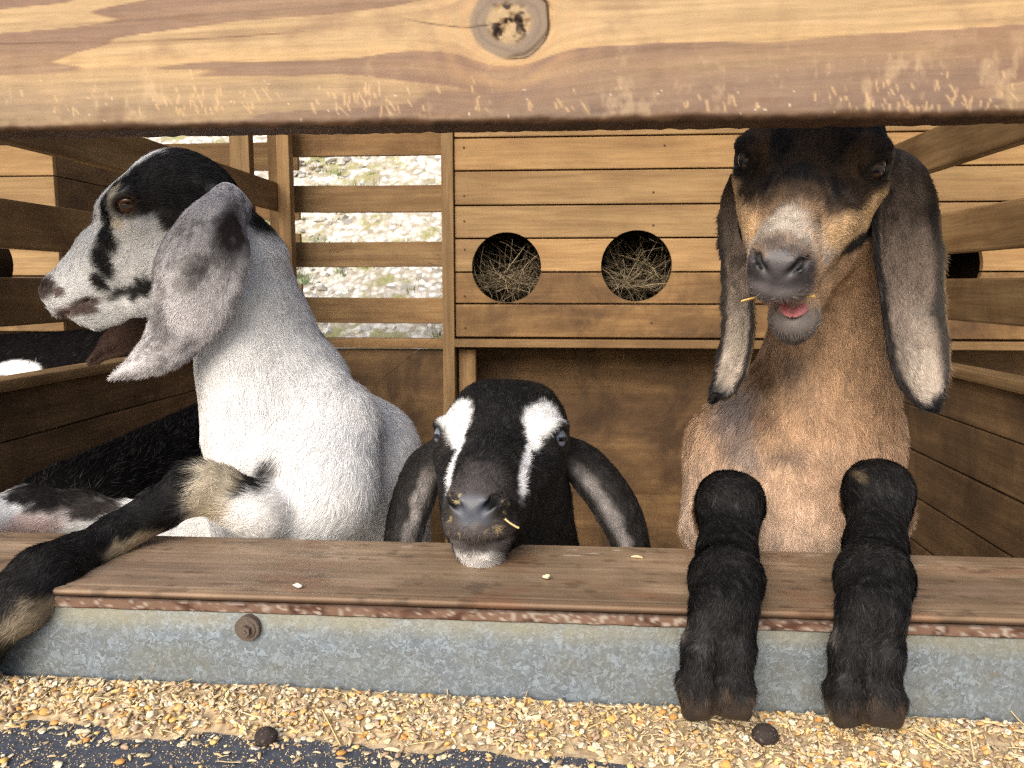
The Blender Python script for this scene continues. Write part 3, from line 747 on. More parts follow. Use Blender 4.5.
def fur(V, F, Nn, Col, Fl, Len, dens, rng, count, wid=.00035, lift=.25, jit=.22, curl=.0, cvar=.34):
    """blade hairs lying along the flow; returns verts, tris, colours"""
    clump = np.stack([vnoise(V*150, 70+k) for k in range(3)], 1)*.75+np.stack([vnoise(V*40, 80+k) for k in range(3)], 1)*.55
    A, B, Cc, D = (V[F[:, i]] for i in range(4))
    ar = .5*np.linalg.norm(np.cross(B-A, Cc-A), axis=1)+.5*np.linalg.norm(np.cross(Cc-A, D-A), axis=1)
    wgt = ar*dens[F].mean(1); wgt = np.clip(wgt, 0, None); wgt /= wgt.sum()
    fi = rng.choice(len(F), count, p=wgt); a = rng.random((count, 1)); b = rng.random((count, 1))
    def il(X):
        x = X[F[fi]]; return (x[:, 0]*(1-a)*(1-b)+x[:, 1]*a*(1-b)+x[:, 2]*a*b+x[:, 3]*(1-a)*b)
    P, N_, c, f = il(V), il(Nn), il(Col), il(Fl); L = il(Len[:, None])[:, 0]
    N_ /= np.maximum(np.linalg.norm(N_, axis=1), 1e-6)[:, None]
    f = f/np.maximum(np.linalg.norm(f, axis=1), 1e-6)[:, None]
    f = f+il(clump)+rng.normal(0, jit, (count, 3))
    f = f-N_*(f*N_).sum(1)[:, None]; f /= np.maximum(np.linalg.norm(f, axis=1), 1e-6)[:, None]
    li = lift*(.4+rng.random((count, 1))*1.2)
    d = f*np.cos(li)+N_*np.sin(li)
    side = np.cross(N_, f); roll = rng.normal(0, .35, (count, 1)); side = side*np.cos(roll)+N_*np.sin(roll)
    L = (L*(.55+.9*rng.random(count)))[:, None]
    P0 = P-N_*.0001; wd = wid*(.7+.6*rng.random((count, 1)))
    tip = P0+d*L-N_*np.sin(li)*L*.15
    Vv = np.stack([P0-side*wd, P0+side*wd, tip], 1).reshape(-1, 3)
    T = np.arange(count*3).reshape(-1, 3)
    fn = np.cross(Vv[T[:, 1]]-Vv[T[:, 0]], Vv[T[:, 2]]-Vv[T[:, 0]]); bad = (fn*N_).sum(1) < 0; T[bad] = T[bad][:, ::-1]
    v = 1+cvar*rng.normal(0, .6, (count, 1))+cvar*1.2*vnoise(P*np.array([170, 170, 60]), 99)[:, None]; v = np.clip(v, .4, 1.7)
    cc = np.repeat(np.clip(c*v+np.abs(rng.normal(0, .014, (count, 1)))*(rng.random((count, 1)) < .4)*np.array([1, .93, .88])+.035*np.clip(vnoise(P*np.array([210, 210, 55]), 98), 0, 1)[:, None]**2*(c.mean(1) < .04)[:, None], 0, .94), 3, axis=0)
    return Vv, T, cc

FUR = vcol_mat('coat_fur', .62, .20)
SKIN = vcol_mat('bare_skin', .42, .45, 700, .0006)
EYE = vcol_mat('eye_surface', .16, .3)
EYE.node_tree.nodes['Principled BSDF'].inputs['Coat Weight'].default_value = .35
FUR_MATT = vcol_mat('matt_coat_fur', .9, .0)
TONGUE = flat_mat('tongue_flesh', S(188, 118, 116), .3, nscale=300, namt=.15, spec=.5)

def head(bl, fr, jaw=0, jawx=0, bump=True, EN=(.87, .44, .18), EC=(.0515, .003, .003)):
    """goat head; origin between the eyes, +y to the nose, +z to the forehead"""
    k = dict(fr=fr); F_ = -fr['M'][:, 1]; U_ = fr['M'][:, 2]; Rr = fr['M'][:, 0]
    fl = dict(flow=F_)
    bl.ell((0, -.050, .002), (.049, .054, .052), k=.02, **fl, **k)
    bl.ell((0, -.016, .008), (.044, .046, .031), k=.02, **fl, **k)
    if bump: bl.ell((.024, -.046, .036), (.021, .026, .019), k=.012, mir=True, **fl, **k)
    else: bl.ell((0, .006, .016), (.026, .036, .016), k=.015, **fl, **k)
    bl.cone((0, -.002, -.006), (0, .060, -.026), .0330, .0260, k=.02, **fl, **k)
    bl.cone((0, .060, -.026), (0, .112, -.047), .0260, .0220, k=.012, **fl, **k)
    bl.cone((0, .02, -.042), (0, .108, -.058), .038, .0245, k=.015, flow=F_-.3*U_, **k)
    bl.cone((.020, .02, -.050), (.011, .108, -.062), .028, .0175, k=.012, mir=True, flow=F_-.3*U_, **k)
    bl.ell((0, .126, -.050), (.0240, .0180, .0180), k=.01, **fl, **k)
    bl.ell((.0125, .131, -.046), (.0105, .0115, .010), k=.006, mir=True, **fl, **k)
    bl.ell((0, .122, -.0665), (.0235, .0205, .0125), k=.008, **fl, **k)
    # cheek, orbit
    bl.cone((.047, .0, -.018), (.028, .058, -.038), .016, .013, k=.02, mir=True, **fl, **k)
    bl.ell((.045, -.002, .006), (.018, .026, .0175), k=.014, mir=True, **fl, **k)
    bl.ell((.030, -.022, -.056), (.024, .050, .048), k=.02, mir=True, flow=F_-.5*U_, **k)
    bl.cone((.027, -.050, -.066), (.016, .04, -.098), .026, .016, k=.02, mir=True, flow=F_-.5*U_, **k)
    # lower jaw, swings on its hinge
    ca, sa = math.cos(jaw), math.sin(jaw)
    def J(y, z, x=0): y0, z0 = y+.03, z+.06; return np.array([x+jawx*max(0, y/.12), -.03+y0*ca+z0*sa, -.06-y0*sa+z0*ca])
    bl.cone(J(0, -.092), J(.088, -.084), .028, .0195, k=.015, flow=F_-.5*U_, **k)
    bl.ell(J(.102, -.0845), (.0205, .020, .0140), k=.014, flow=F_-.4*U_, **k)
    bl.cone(J(.100, -.096), J(.080, -.100), .009, .007, k=.012, flow=F_-.7*U_, **k)
    # eye socket, lids
    for sx in (1, -1):
        n = np.array([sx*EN[0], *EN[1:]]); n /= np.linalg.norm(n); ce = np.array([sx*EC[0], *EC[1:]])
        bl.ell(ce+n*.010, (.0130, .0130, .0105), op='s', k=.005, **k)
        bl.torus(ce+n*.0056, n, .0130, .0032, k=.003, flow=F_, **k)
        h_ = np.cross((0, 0, 1.), n); h_ /= np.linalg.norm(h_)
        bl.cone(ce+n*.0070-h_*.010+np.array([0, 0, .0098]), ce+n*.0070+h_*.009+np.array([0, 0, .0104]), .0040, .0038, k=.007, **fl, **k)
        # nostril slit
        bl.cone((sx*.0080, .1435, -.0520), (sx*.0165, .137, -.0430), .0022, .0036, op='s', k=.004, **k)
        bl.cone((sx*.0165, .137, -.0430), (sx*.0210, .128, -.0410), .0032, .0016, op='s', k=.003, **k)
        # mouth line
        if jaw < .1:
            bl.cone((0, .142, -.0775), (sx*.016, .127, -.0765), .0020, .0020, op='s', k=.004, **k)
            bl.cone((sx*.016, .127, -.0765), (sx*.0245, .092, -.0705), .0024, .0026, op='s', k=.004, **k)
            bl.cone((sx*.0245, .092, -.0705), (sx*.0275, .066, -.0640), .0024, .0014, op='s', k=.005, **k)
    bl.cone((0, .145, -.056), (0, .142, -.074), .0014, .0014, op='s', k=.003, **k)    # philtrum
    return J

def eye(goat, fr, side, iris, EN=(.87, .44, .18), EC=(.0515, .003, .003)):
    n = np.array([side*EN[0], *EN[1:]]); n /= np.linalg.norm(n); c = np.array([side*EC[0], *EC[1:]])-n*.0046
    bm = bmesh.new(); bmesh.ops.create_uvsphere(bm, u_segments=48, v_segments=32, radius=1)
    V = np.array([v.co[:] for v in bm.verts]); me = bpy.data.meshes.new('eye')
    A = V@np.stack([np.cross((0, 0, 1.), n), (0, 0, 1.), n], 1)    # eye axes: horizontal, vertical, outward
    # lens bulge
    rad = .0150+.0010*np.clip(A[:, 2]-.75, 0, 1)*4
    h, v_ = A[:, 0]/np.linalg.norm(A, axis=1), A[:, 1]
    r = np.sqrt(h**2+v_**2)
    col = np.tile(np.array(S(60, 50, 46)), (len(V), 1)).astype(float)
    front = A[:, 2] > 0
    nz = fbm(np.stack([np.arctan2(v_, h)*4, r*4, r*0], 1), 3, 5)
    ir = np.array(iris)*(1+.35*nz[:, None])
    wi = (1-sst(.68, .76, r))*front; col = col*(1-wi[:, None])+ir*wi[:, None]
    rim = np.exp(-((r-.70)/.06)**2)*front; col = mix(col, (.01, .008, .006), np.clip(rim, 0, 1)*.9)
    pu = (1-sst(.9, 1.1, np.maximum((np.abs(h)/.50), (np.abs(v_)/.17))))*front; col = mix(col, (.003, .003, .004), pu)
    P = fr['o']+fr['s']*((c+V*rad[:, None])@fr['M'].T)
    for i, v in enumerate(bm.verts): v.co = P[i]
    bm.to_mesh(me); bm.free()
    a = me.color_attributes.new('Col', 'FLOAT_COLOR', 'POINT'); c4 = np.ones((len(V), 4), np.float32); c4[:, :3] = np.clip(col, 0, 1); a.data.foreach_set('color', c4.ravel())
    me.polygons.foreach_set('use_smooth', np.ones(len(me.polygons), bool))
    return link('eye', me, EYE, goat)

def finish(name, bl, box, h, colour, ears, label, cat, nfur, seed, skinfn, lenfn, base, group=None, lift=.25, ear_fur=.25, densfn=None, wid=.00035, disp=.0012, cvar=.26, coat=None):
    V, F, Nn = surface_nets(bl, box[0], box[1], h)
    Fl = flow_at(bl, V)
    V = V+Nn*(disp*fbm(V*22, 3, seed))[:, None]
    Col = colour(V)
    skin = skinfn(V)                                     # 1 bare, 0 furred
    Len = lenfn(V)
    dens = (1-skin)*(densfn(V) if densfn else 1)
    rng = np.random.default_rng(seed)
    parts = [(V, F, Nn, Col, Fl, Len, dens, skin)]
    for e in ears:
        v, f, n, c, fl = e
        parts.append((v, f, n, c, fl, np.full(len(v), .0055), np.full(len(v), 1.), np.zeros(len(v))))
    VV, FF, CC, TT, TC, TV = [], [], [], [], [], []; off = 0; fm = []
    for i, (v, f, n, c, fl, le, de, sk) in enumerate(parts):
        VV.append(v); FF.append(f+off); CC.append(c); off += len(v)
        fm.append((sk[f].mean(1) > .5).astype(int))
    VV, FF, CC = np.concatenate(VV), np.concatenate(FF), np.concatenate(CC)
    for i, (v, f, n, c, fl, le, de, sk) in enumerate(parts):
        cnt = nfur if i == 0 else int(nfur*ear_fur)
        if cnt < 10: continue
        a, t, cc = fur(v, f, n, c, fl, le, de, rng, cnt, lift=lift if i == 0 else .2, wid=wid, cvar=cvar)
        TT.append(t+off); TV.append(a); TC.append(cc); off += len(a)
    ntri = sum(len(t) for t in TT)
    A = np.concatenate([VV]+TV); Cc = np.concatenate([CC*.95]+TC)
    g = empty(name, base, label, cat, group)
    faces = [FF]+([np.concatenate(TT)] if TT else [])
    o = from_np('body', A, faces, Cc, [coat or FUR, SKIN], np.concatenate(fm+[np.zeros(ntri, int)]), True, g)
    return g
# ================================================================== the goats
def V3(*a): return np.array(a, float)
def nrm(v): v = np.array(v, float); return v/np.linalg.norm(v)
def wcone(bl, a, b, k=.02, **kw):
    """a, b = (px, py, Y, radius_px)"""
    A, B = W(*a[:3]), W(*b[:3]); bl.cone(A, B, a[3]*PS(*a[:3]), b[3]*PS(*b[:3]), k=k, flow=nrm(B-A), **kw)
def chain(bl, pts, k=.02, **kw):
    for a, b in zip(pts, pts[1:]): wcone(bl, a, b, k, **kw)
def mcone(bl, a, b, ra, rb, k=.03, **kw): bl.cone(a, b, ra, rb, k=k, flow=nrm(np.array(b)-np.array(a)), **kw)
def hind(bl, hip, x, s=1.0, lean=0):
    """standing hind leg: stifle forward, hock back, hoof on the ground"""
    hx, hy, hz_ = hip; st = V3(x, hy-.10*s, .47*s); hk = V3(x, hy+.12*s, .27*s); ft = V3(x, hy+.06*s, .08*s)
    mcone(bl, hip, st, .085*s, .055*s, .04); mcone(bl, st, hk, .045*s, .024*s, .02); mcone(bl, hk, ft, .021*s, .022*s, .012)
    for d in (-.014, .014): mcone(bl, ft+V3(d*.6, 0, 0), V3(x+d, hy+.02*s, .024), .016, .022, .008)
WHITE = (.90, .90, .905); CREAM = S(224, 213, 190); BLK = (.0065, .0060, .0062); BLK2 = (.014, .0125, .012)
PINKG = S(176, 152, 146)

# ------------------------------------------------------------------ 1. white goat in profile
HL = frame(W(139, 212, .885), nrm(V3(-.90, -.20, -.40)), V3(-.38, -.08, .92), .95)
EL = dict(EN=(.94, .26, .15), EC=(.0535, -.006, .000))
LP = lambda x, y: tuple(to_local(W(x, y, .845), HL)*V3(-1, 1, 1) if False else np.abs(to_local(W(x, y, .845), HL)*V3(1, 0, 0))+to_local(W(x, y, .845), HL)*V3(0, 1, 1))
L = lambda *p: to_world(p, HL)
def white_goat():
    bl = Blob(); head(bl, HL, bump=False, **EL)
    # neck and throat
    n0 = L(0, -.055, -.01)
    chain(bl, [(210, 205, .90, 30), (243, 262, .915, 36), (258, 320, .93, 44), (278, 380, .94, 58)], .03)
    chain(bl, [(205, 232, .895, 26), (235, 300, .90, 34), (245, 370, .90, 40), (255, 430, .90, 50)], .03)
    chain(bl, [(288, 400, .94, 58), (322, 472, .98, 82), (330, 560, 1.02, 96)], .04)
    chain(bl, [(262, 425, .89, 44), (262, 500, .86, 46), (270, 580, .90, 52)], .03)
    # near shoulder and the rounded ribs behind it
    chain(bl, [(335, 425, .90, 45), (318, 490, .855, 54), (295, 530, .84, 40)], .03)
    chain(bl, [(372, 450, 1.00, 44), (375, 520, 1.0, 44), (365, 600, 1.05, 60)], .03)
    # trunk runs back and down to the haunches
    c1 = W(322, 530, 1.03); rump = V3(-.46, 1.45, .50)
    mcone(bl, c1, rump, .115, .12, .05); mcone(bl, c1-V3(0, 0, .06), rump-V3(0, .1, .04), .10, .11, .05)
    hind(bl, rump+V3(-.08, .04, -.03), -.55, .85); hind(bl, rump+V3(.08, .04, -.03), -.37, .85)
    mcone(bl, rump+V3(0, .12, .06), rump+V3(.02, .22, .12), .022, .012, .02)
    # near foreleg hooked over the rail
    chain(bl, [(300, 520, .84, 34), (262, 513, .785, 27), (218, 492, .765, 23.5)], .016)
    chain(bl, [(218, 491, .765, 23), (196, 487, .75, 25.5)], .010); chain(bl, [(206, 480, .752, 17), (186, 482, .742, 18)], .008)
    chain(bl, [(190, 491, .75, 24), (162, 507, .73, 21), (114, 536, .695, 19.5), (76, 560, .655, 23)], .010)
    chain(bl, [(72, 561, .655, 25), (46, 578, .622, 31), (18, 602, .594, 29), (-10, 626, .580, 26)], .012)
    for dx in (-1, 1): chain(bl, [(-6+dx*9, 618+dx*4, .580, 20), (-34+dx*12, 648+dx*6, .572, 21), (-52+dx*13, 670+dx*5, .566, 21)], .006)
    # far foreleg lying along the inside
    chain(bl, [(250, 540, .93, 26), (190, 535, .90, 21), (130, 520, .865, 17)], .02)
    chain(bl, [(130, 520, .865, 17), (80, 512, .84, 19), (30, 512, .81, 24), (-15, 520, .77, 21), (-60, 545, .70, 19)], .014)
    for dx in (-1, 1): chain(bl, [(-64+dx*5, 548+dx*8, .69, 14), (-96+dx*4, 572+dx*12, .64, 17)], .005)
    pats = []
    h = dict(fr=HL)
    P_ = lambda *a, **k: pats.append(Patch(*a, **k))
    # black cap and mane
    P_((0, -.085, .030), (.075, .060, .050), BLK, nz=.3, **h)
    P_((0, -.045, .030), (.070, .034, .030), BLK, nz=.3, **h)
    P_((.0, -.11, -.005), (.05, .05, .06), BLK, nz=.3, **h)
    P_((0, -.018, .046), (.026, .030, .016), WHITE, nz=.5, nf=120, soft=.4, **h)
    # eye surround, stripe down the cheek, jaw patch
    def S_(x, y, r, c, **q): P_(LP(x, y), (.035,)+tuple(r), c, side=2, **{**dict(nz=.3, nf=110), **q, **h})
    S_(150, 195, (.034, .026), BLK2); S_(185, 200, (.036, .030), BLK); S_(205, 215, (.03, .03), BLK); S_(166, 222, (.014, .014), BLK2)
    S_(126, 178, (.018, .018), BLK); S_(113, 196, (.013, .022), BLK, soft=.3); S_(106, 216, (.012, .022), BLK); S_(108, 240, (.015, .022), BLK); S_(102, 262, (.012, .020), BLK); S_(97, 282, (.009, .013), BLK2)
    S_(121, 204, (.0090, .021), CREAM, soft=.3, nz=.3); S_(120, 226, (.008, .006), CREAM, soft=.4)
    S_(137, 288, (.024, .011), BLK2, nz=.6); S_(112, 294, (.014, .007), BLK2, nz=.7, soft=.5)
    P_((.055, -.006, .000), (.03, .020, .0155), (.03, .02, .015), side=2, nz=.1, **h)
    P_((0, -.026, .052), (.036, .034, .0165), WHITE, nz=.4, nf=120, soft=.3, **h); P_((0, .012, .036), (.022, .034, .018), WHITE, nz=.4, nf=120, soft=.3, **h)
    S_(43, 290, (.016, .012), S(92, 80, 76), nz=.25, soft=.25); S_(58, 293, (.008, .006), S(120, 104, 100), nz=.4)
    S_(60, 315, (.030, .008), S(128, 108, 104), nz=.5, nf=90, soft=.4); S_(80, 308, (.014, .009), S(100, 84, 80), nz=.5, nf=120, soft=.4); S_(86, 302, (.012, .006), S(110, 94, 90), nz=.5, soft=.4)
    for a, b in (((262, 205, .92), 13), ((283, 262, .945), 6), ((303, 312, .965), 4.5), ((325, 355, .97), 4), ((342, 390, .97), 4)):
        q = W(*a); P_(tuple(q), (b*.0012, .05, .042), BLK, nz=.3)
    # legs
    P_(tuple(W(245, 478, .76)), (.030, .06, .018), BLK, nz=.4, rot=None)
    P_(tuple(W(216, 488, .755)), (.023, .05, .040), CREAM, nz=.3, nf=90)
    P_(tuple(W(172, 480, .73)), (.026, .06, .032), BLK, nz=.3, nf=80)
    P_(tuple(W(120, 525, .69)), (.060, .07, .034), BLK, nz=.25, nf=80)
    P_(tuple(W(40, 570, .62)), (.062, .08, .042), BLK, nz=.25, nf=70)
    P_(tuple(W(-20, 620, .56)), (.045, .08, .045), BLK2, nz=.3, nf=70)
    P_(tuple(W(140, 545, .69)), (.05, .03, .0085), S(196, 180, 150), nz=.5, nf=90, soft=.5)
    P_(tuple(W(80, 594, .625)), (.024, .05, .011), S(178, 160, 132), nz=.5, nf=90, soft=.5)
    P_(tuple(W(2, 650, .575)), (.032, .06, .040), BLK, nz=.3, nf=70)
    P_(tuple(W(30, 622, .585)), (.010, .05, .017), S(170, 155, 132), nz=.5, nf=90, soft=.5)
    P_(tuple(W(70, 498, .83)), (.030, .05, .010), BLK2, nz=.5, nf=70)
    P_(tuple(W(40, 492, .80)), (.030, .05, .010), BLK2, nz=.5, nf=70)
    P_(tuple(W(20, 525, .79)), (.05, .04, .014), S(216, 194, 188), nz=.4, soft=.5)
    P_(tuple(W(95, 507, .84)), (.030, .05, .012), S(60, 55, 52), nz=.5, nf=70)
    def colour(V):
        base = paint(V, WHITE, pats)
        c = base*(1+.05*fbm(V*30, 3, 90))[:, None]
        warm = sst(.1, .5, fbm(V*9, 3, 91)); return np.clip(mix(c, c*np.array([.98, .94, .88]), warm*.5), 0, .92)
    def skin(V):
        P = to_local(V, HL); k = np.linalg.norm((P-V3(0, .142, -.051))/V3(.022, .0110, .0145), axis=1)
        lip = np.linalg.norm((np.abs(P*V3(1, 0, 0))+P*V3(0, 1, 1)-V3(.012, .126, -.0765))/V3(.02, .028, .0035), axis=1)
        e = np.linalg.norm((np.abs(P*V3(1, 0, 0))+P*V3(0, 1, 1)-V3(.062, .000, .003))/V3(.014, .0155, .0140), axis=1)
        hoof = sst(.57, .568, V[:, 1])*0
        return np.clip(sst(1.1, .9, k)+.9*sst(1.1, .8, lip)+sst(1.1, 1., e), 0, 1)
    def length(V):
        P = to_local(V, HL); hd = sst(-.10, 0, P[:, 1])*(np.linalg.norm(P, axis=1) < .2)
        l_ = .0135-.0075*hd; return np.where(V[:, 0] < W(190, 500, .75)[0], .0075, l_)
    # near ear, broad, hanging over the neck; far ear seen under the jaw
    e = [(228, 184, .866), (213, 206, .832), (202, 236, .812), (194, 268, .803), (184, 304, .800), (164, 340, .800), (138, 363, .800), (112, 378, .800)]
    pts = [W(*q) for q in e]; hw = [q*PS(200, 300, .81) for q in (27, 36, 46, 47, 44, 31, 17, 1.5)]
    wd = [_r*.85+_u*-.35-_f*.2, _r*.88-_u*.4, _r*.95-_u*.25+_f*.05, _r*.97-_u*.2+_f*.1, _r*.9-_u*.35+_f*.1, _r*.7-_u*.65+_f*.1, _r*.6-_u*.8, _r*.5-_u*.8]
    def ecol(V, UV):
        t, u, sd = UV.T
        c = np.tile(np.array(S(222, 218, 220)), (len(V), 1))
        n = fbm(V*34, 5, 101, .65); n2 = fbm(V*300, 2, 103)
        c = mix(c, S(104, 101, 103), sst(-.12, .6, n+.45*n2+.25*sst(.5, 1, t))*.7)
        pt = np.exp(-(((t-.22)/.15)**2+((u-.60)/.42)**2)*1.0); c = mix(c, S(58, 48, 46), np.clip(pt*1.5+.4*n, 0, 1)*(pt > .15)*sst(.15, .4, pt))
        c = mix(c, S(118, 114, 116), sst(.08, .5, fbm(V*30, 4, 105)+.5*n2)*.7); pt2 = np.exp(-(((t-.42)/.10)**2+((u-.20)/.30)**2)); c = mix(c, S(70, 62, 62), pt2*sst(-.2, .3, n))
        c = mix(c, S(84, 74, 80), sst(.86, .98, np.abs(u))*.7)
        return np.where(sd[:, None] > 9, c*.8, c)
    ear1 = ear_mesh(pts, hw, wd, [.9, .75, .55, .45, .5, .65, .75, .8], .0045, ecol, wave=.003, seed=1)
    e = [(185, 240, .955), (160, 285, .955), (135, 325, .95), (110, 345, .945), (91, 362, .94)]
    fc = lambda V, UV: np.tile(np.array(S(74, 52, 42)), (len(V), 1))*(1+.3*fbm(V*60, 3, 5))[:, None]
    ear2 = ear_mesh([W(*q) for q in e], [.013, .022, .023, .015, .002], [_r*.6-_u*.7]*5, [.3]*5, .004, fc)
    g = finish('goat', bl, ((-1.02, .48, -.02), (.12, 1.85, 1.36)), .0028, colour, [ear1, ear2],
               'white goat in profile with a black cap and one black leg hooked over the rail', 'goat', 420000, 7, skin, length, (-.3, 1.5, 0), lift=.15, cvar=.08,
               densfn=lambda V: np.where((V[:, 1] > 1.2) | (V[:, 2] < .58), .15, 1.)*(1+.9*(np.linalg.norm(V-HL['o'], axis=1) < .22)), ear_fur=.16)
    for s in (1, -1): eye(g, HL, s, S(86, 56, 32), **EL)
white_goat()

# ------------------------------------------------------------------ 2. black goat resting its chin
HM = frame(W(500, 440, .815), nrm(V3(-.05, -.97, .17)), V3(0, 0, 1), 1.10)
def black_goat():
    bl = Blob(); head(bl, HM)
    # the poll, neck going back and down
    bl.ell((0, -.040, .014), (.058, .048, .040), k=.02, fr=HM, flow=-HM['M'][:, 1])
    a = to_world((0, -.06, -.02), HM)
    mcone(bl, a, V3(-.05, .97, .60), .055, .070, .04); mcone(bl, to_world((0, -.03, -.06), HM), V3(-.05, .94, .58), .05, .065, .04)
    mcone(bl, V3(-.05, .97, .57), V3(-.03, 1.08, .44), .075, .105, .05)
    rump = V3(.0, 1.50, .38); mcone(bl, V3(-.03, 1.08, .43), rump, .105, .105, .05)
    hind(bl, rump+V3(-.06, .02, -.04), -.07, .66); hind(bl, rump+V3(.06, .02, -.04), .07, .66)
    for sx in (-.09, .11):
        sx = sx*.7-.05; el_ = V3(sx, 1.08, .32); kn = V3(sx, 1.06, .20); ft = V3(sx, 1.08, .06)
        mcone(bl, V3(sx, 1.08, .40), el_, .05, .035, .03); mcone(bl, el_, kn, .034, .024, .015); mcone(bl, kn, ft, .021, .021, .01)
        for d in (-.012, .012): mcone(bl, ft, ft+V3(d, -.03, -.05), .016, .020, .006)
    h = dict(fr=HM); pats = []
    P_ = lambda *a, **k: pats.append(Patch(*a, **k))
    P_((.0405, .0, .017), (.0195, .040, .0205), WHITE, side=2, nz=.22, nf=150, soft=.2, **h)
    P_((.035, .010, .004), (.009, .040, .016), WHITE, side=2, nz=.3, nf=150, soft=.2, **h)
    P_((.0308, .045, -.026), (.0036, .060, .030), WHITE, side=2, nz=.45, nf=170, soft=.3, **h)
    P_((.060, .006, .000), (.0175, .026, .0185), BLK, side=2, nz=.15, nf=120, soft=.2, **h)
    P_((.0, .125, -.030), (.030, .030, .020), S(82, 77, 76), nz=.5, nf=90, soft=.8, **h)
    P_((.0, .122, -.070), (.030, .030, .018), S(88, 82, 80), nz=.5, nf=90, soft=.6, **h)
    P_((0, .122, -.096), (.020, .026, .015), (.78, .77, .76), nz=.4, nf=110, soft=.5, **h)
    P_((0, .122, -.081), (.024, .022, .006), (.12, .11, .11), nz=.5, nf=110, soft=.5, **h)
    P_((0, .143, -.051), (.017, .014, .011), S(78, 82, 92), nz=.3, nf=110, **h)
    P_((.0150, .140, -.0465), (.0065, .012, .0050), BLK, side=2, nz=.2, nf=120, soft=.4, **h)
    rng = np.random.default_rng(3)
    for i in range(70):
        sx = rng.choice((-1, 1)); c = (sx*rng.uniform(.006, .026)+.0, rng.uniform(.122, .142), rng.choice([rng.uniform(-.070, -.052), rng.uniform(-.048, -.038)]))
        P_(c, (.0009*rng.uniform(.6, 1.5), .006, .0008*rng.uniform(.6, 1.5)), S(168, 150, 112), nz=.5, nf=400, **h)
    def colour(V):
        c = paint(V, BLK, pats)
        dust = sst(.1, .6, fbm(V*25, 4, 94)); return mix(c, (.045, .036, .028), dust*.35)
    def skin(V):
        P = to_local(V, HM); A = np.stack([np.abs(P[:, 0]), P[:, 1], P[:, 2]], 1)
        k = np.linalg.norm((P-V3(0, .142, -.050))/V3(.021, .0115, .0145), axis=1); e = np.linalg.norm((A-V3(.062, .000, .003))/V3(.014, .0155, .0140), axis=1)
        return np.clip(sst(1.1, .9, k)+sst(1.1, 1., e), 0, 1)
    def length(V):
        P = to_local(V, HM); return .0052+.006*sst(0, -.10, P[:, 1])+.006*sst(-.088, -.102, P[:, 2])*sst(.05, .09, P[:, 1])
    ears = []
    def ecol(V, UV):
        t, u, sd = UV.T
        c = np.tile(np.array(BLK2), (len(V), 1))
        inn = sst(-.85, -.55, u)*sst(-.10, -.40, u+.2*fbm(V*60, 2, 18))*sst(0.0, .22, t)*sst(1.02, .85, t)
        inn = inn*(sd*sideflag > 0)
        c = mix(c, S(160, 154, 152), inn*(.75+.5*fbm(V*90, 3, 8)))
        return c
    for sx, e, hw in ((1, [(562, 446, .862), (590, 464, .862), (614, 493, .856), (632, 527, .85), (644, 575, .85), (646, 610, .85)], (18, 26, 27, 24, 18, 3)),
                  (-1, [(442, 448, .862), (419, 470, .862), (405, 502, .856), (398, 533, .85), (392, 575, .85), (392, 605, .85)], (18, 25, 26, 24, 18, 3))):
        sideflag = -1 if sx > 0 else 1
        pts = [W(*q) for q in e]; T = [nrm(b-a) for a, b in zip(pts, pts[1:]+[pts[-1]*2-pts[-2]])]
        wdir = [sx*(_r*(-T_@_u)+_u*(T_@_r))*(1)+_f*.35 for T_ in T]
        ears.append(ear_mesh(pts, [q*PS(600, 500, .86) for q in hw], wdir, [.7*(-sideflag)*1]*6, .0035, ecol, wave=.003, seed=sx))
    g = finish('goat', bl, ((-.30, .62, -.02), (.42, 1.92, 1.02)), .0025, colour, ears,
               'black goat with white blazes above pale eyes resting its chin on the rail', 'goat', 230000, 9, skin, length, (.03, 1.4, 0),
               densfn=lambda V: np.where(V[:, 1] > 1.2, .15, 1.)*(1+1.2*(V[:, 1] < .9)), ear_fur=.12, wid=.0003)
    for s in (1, -1): eye(g, HM, s, S(110, 118, 134))
black_goat()

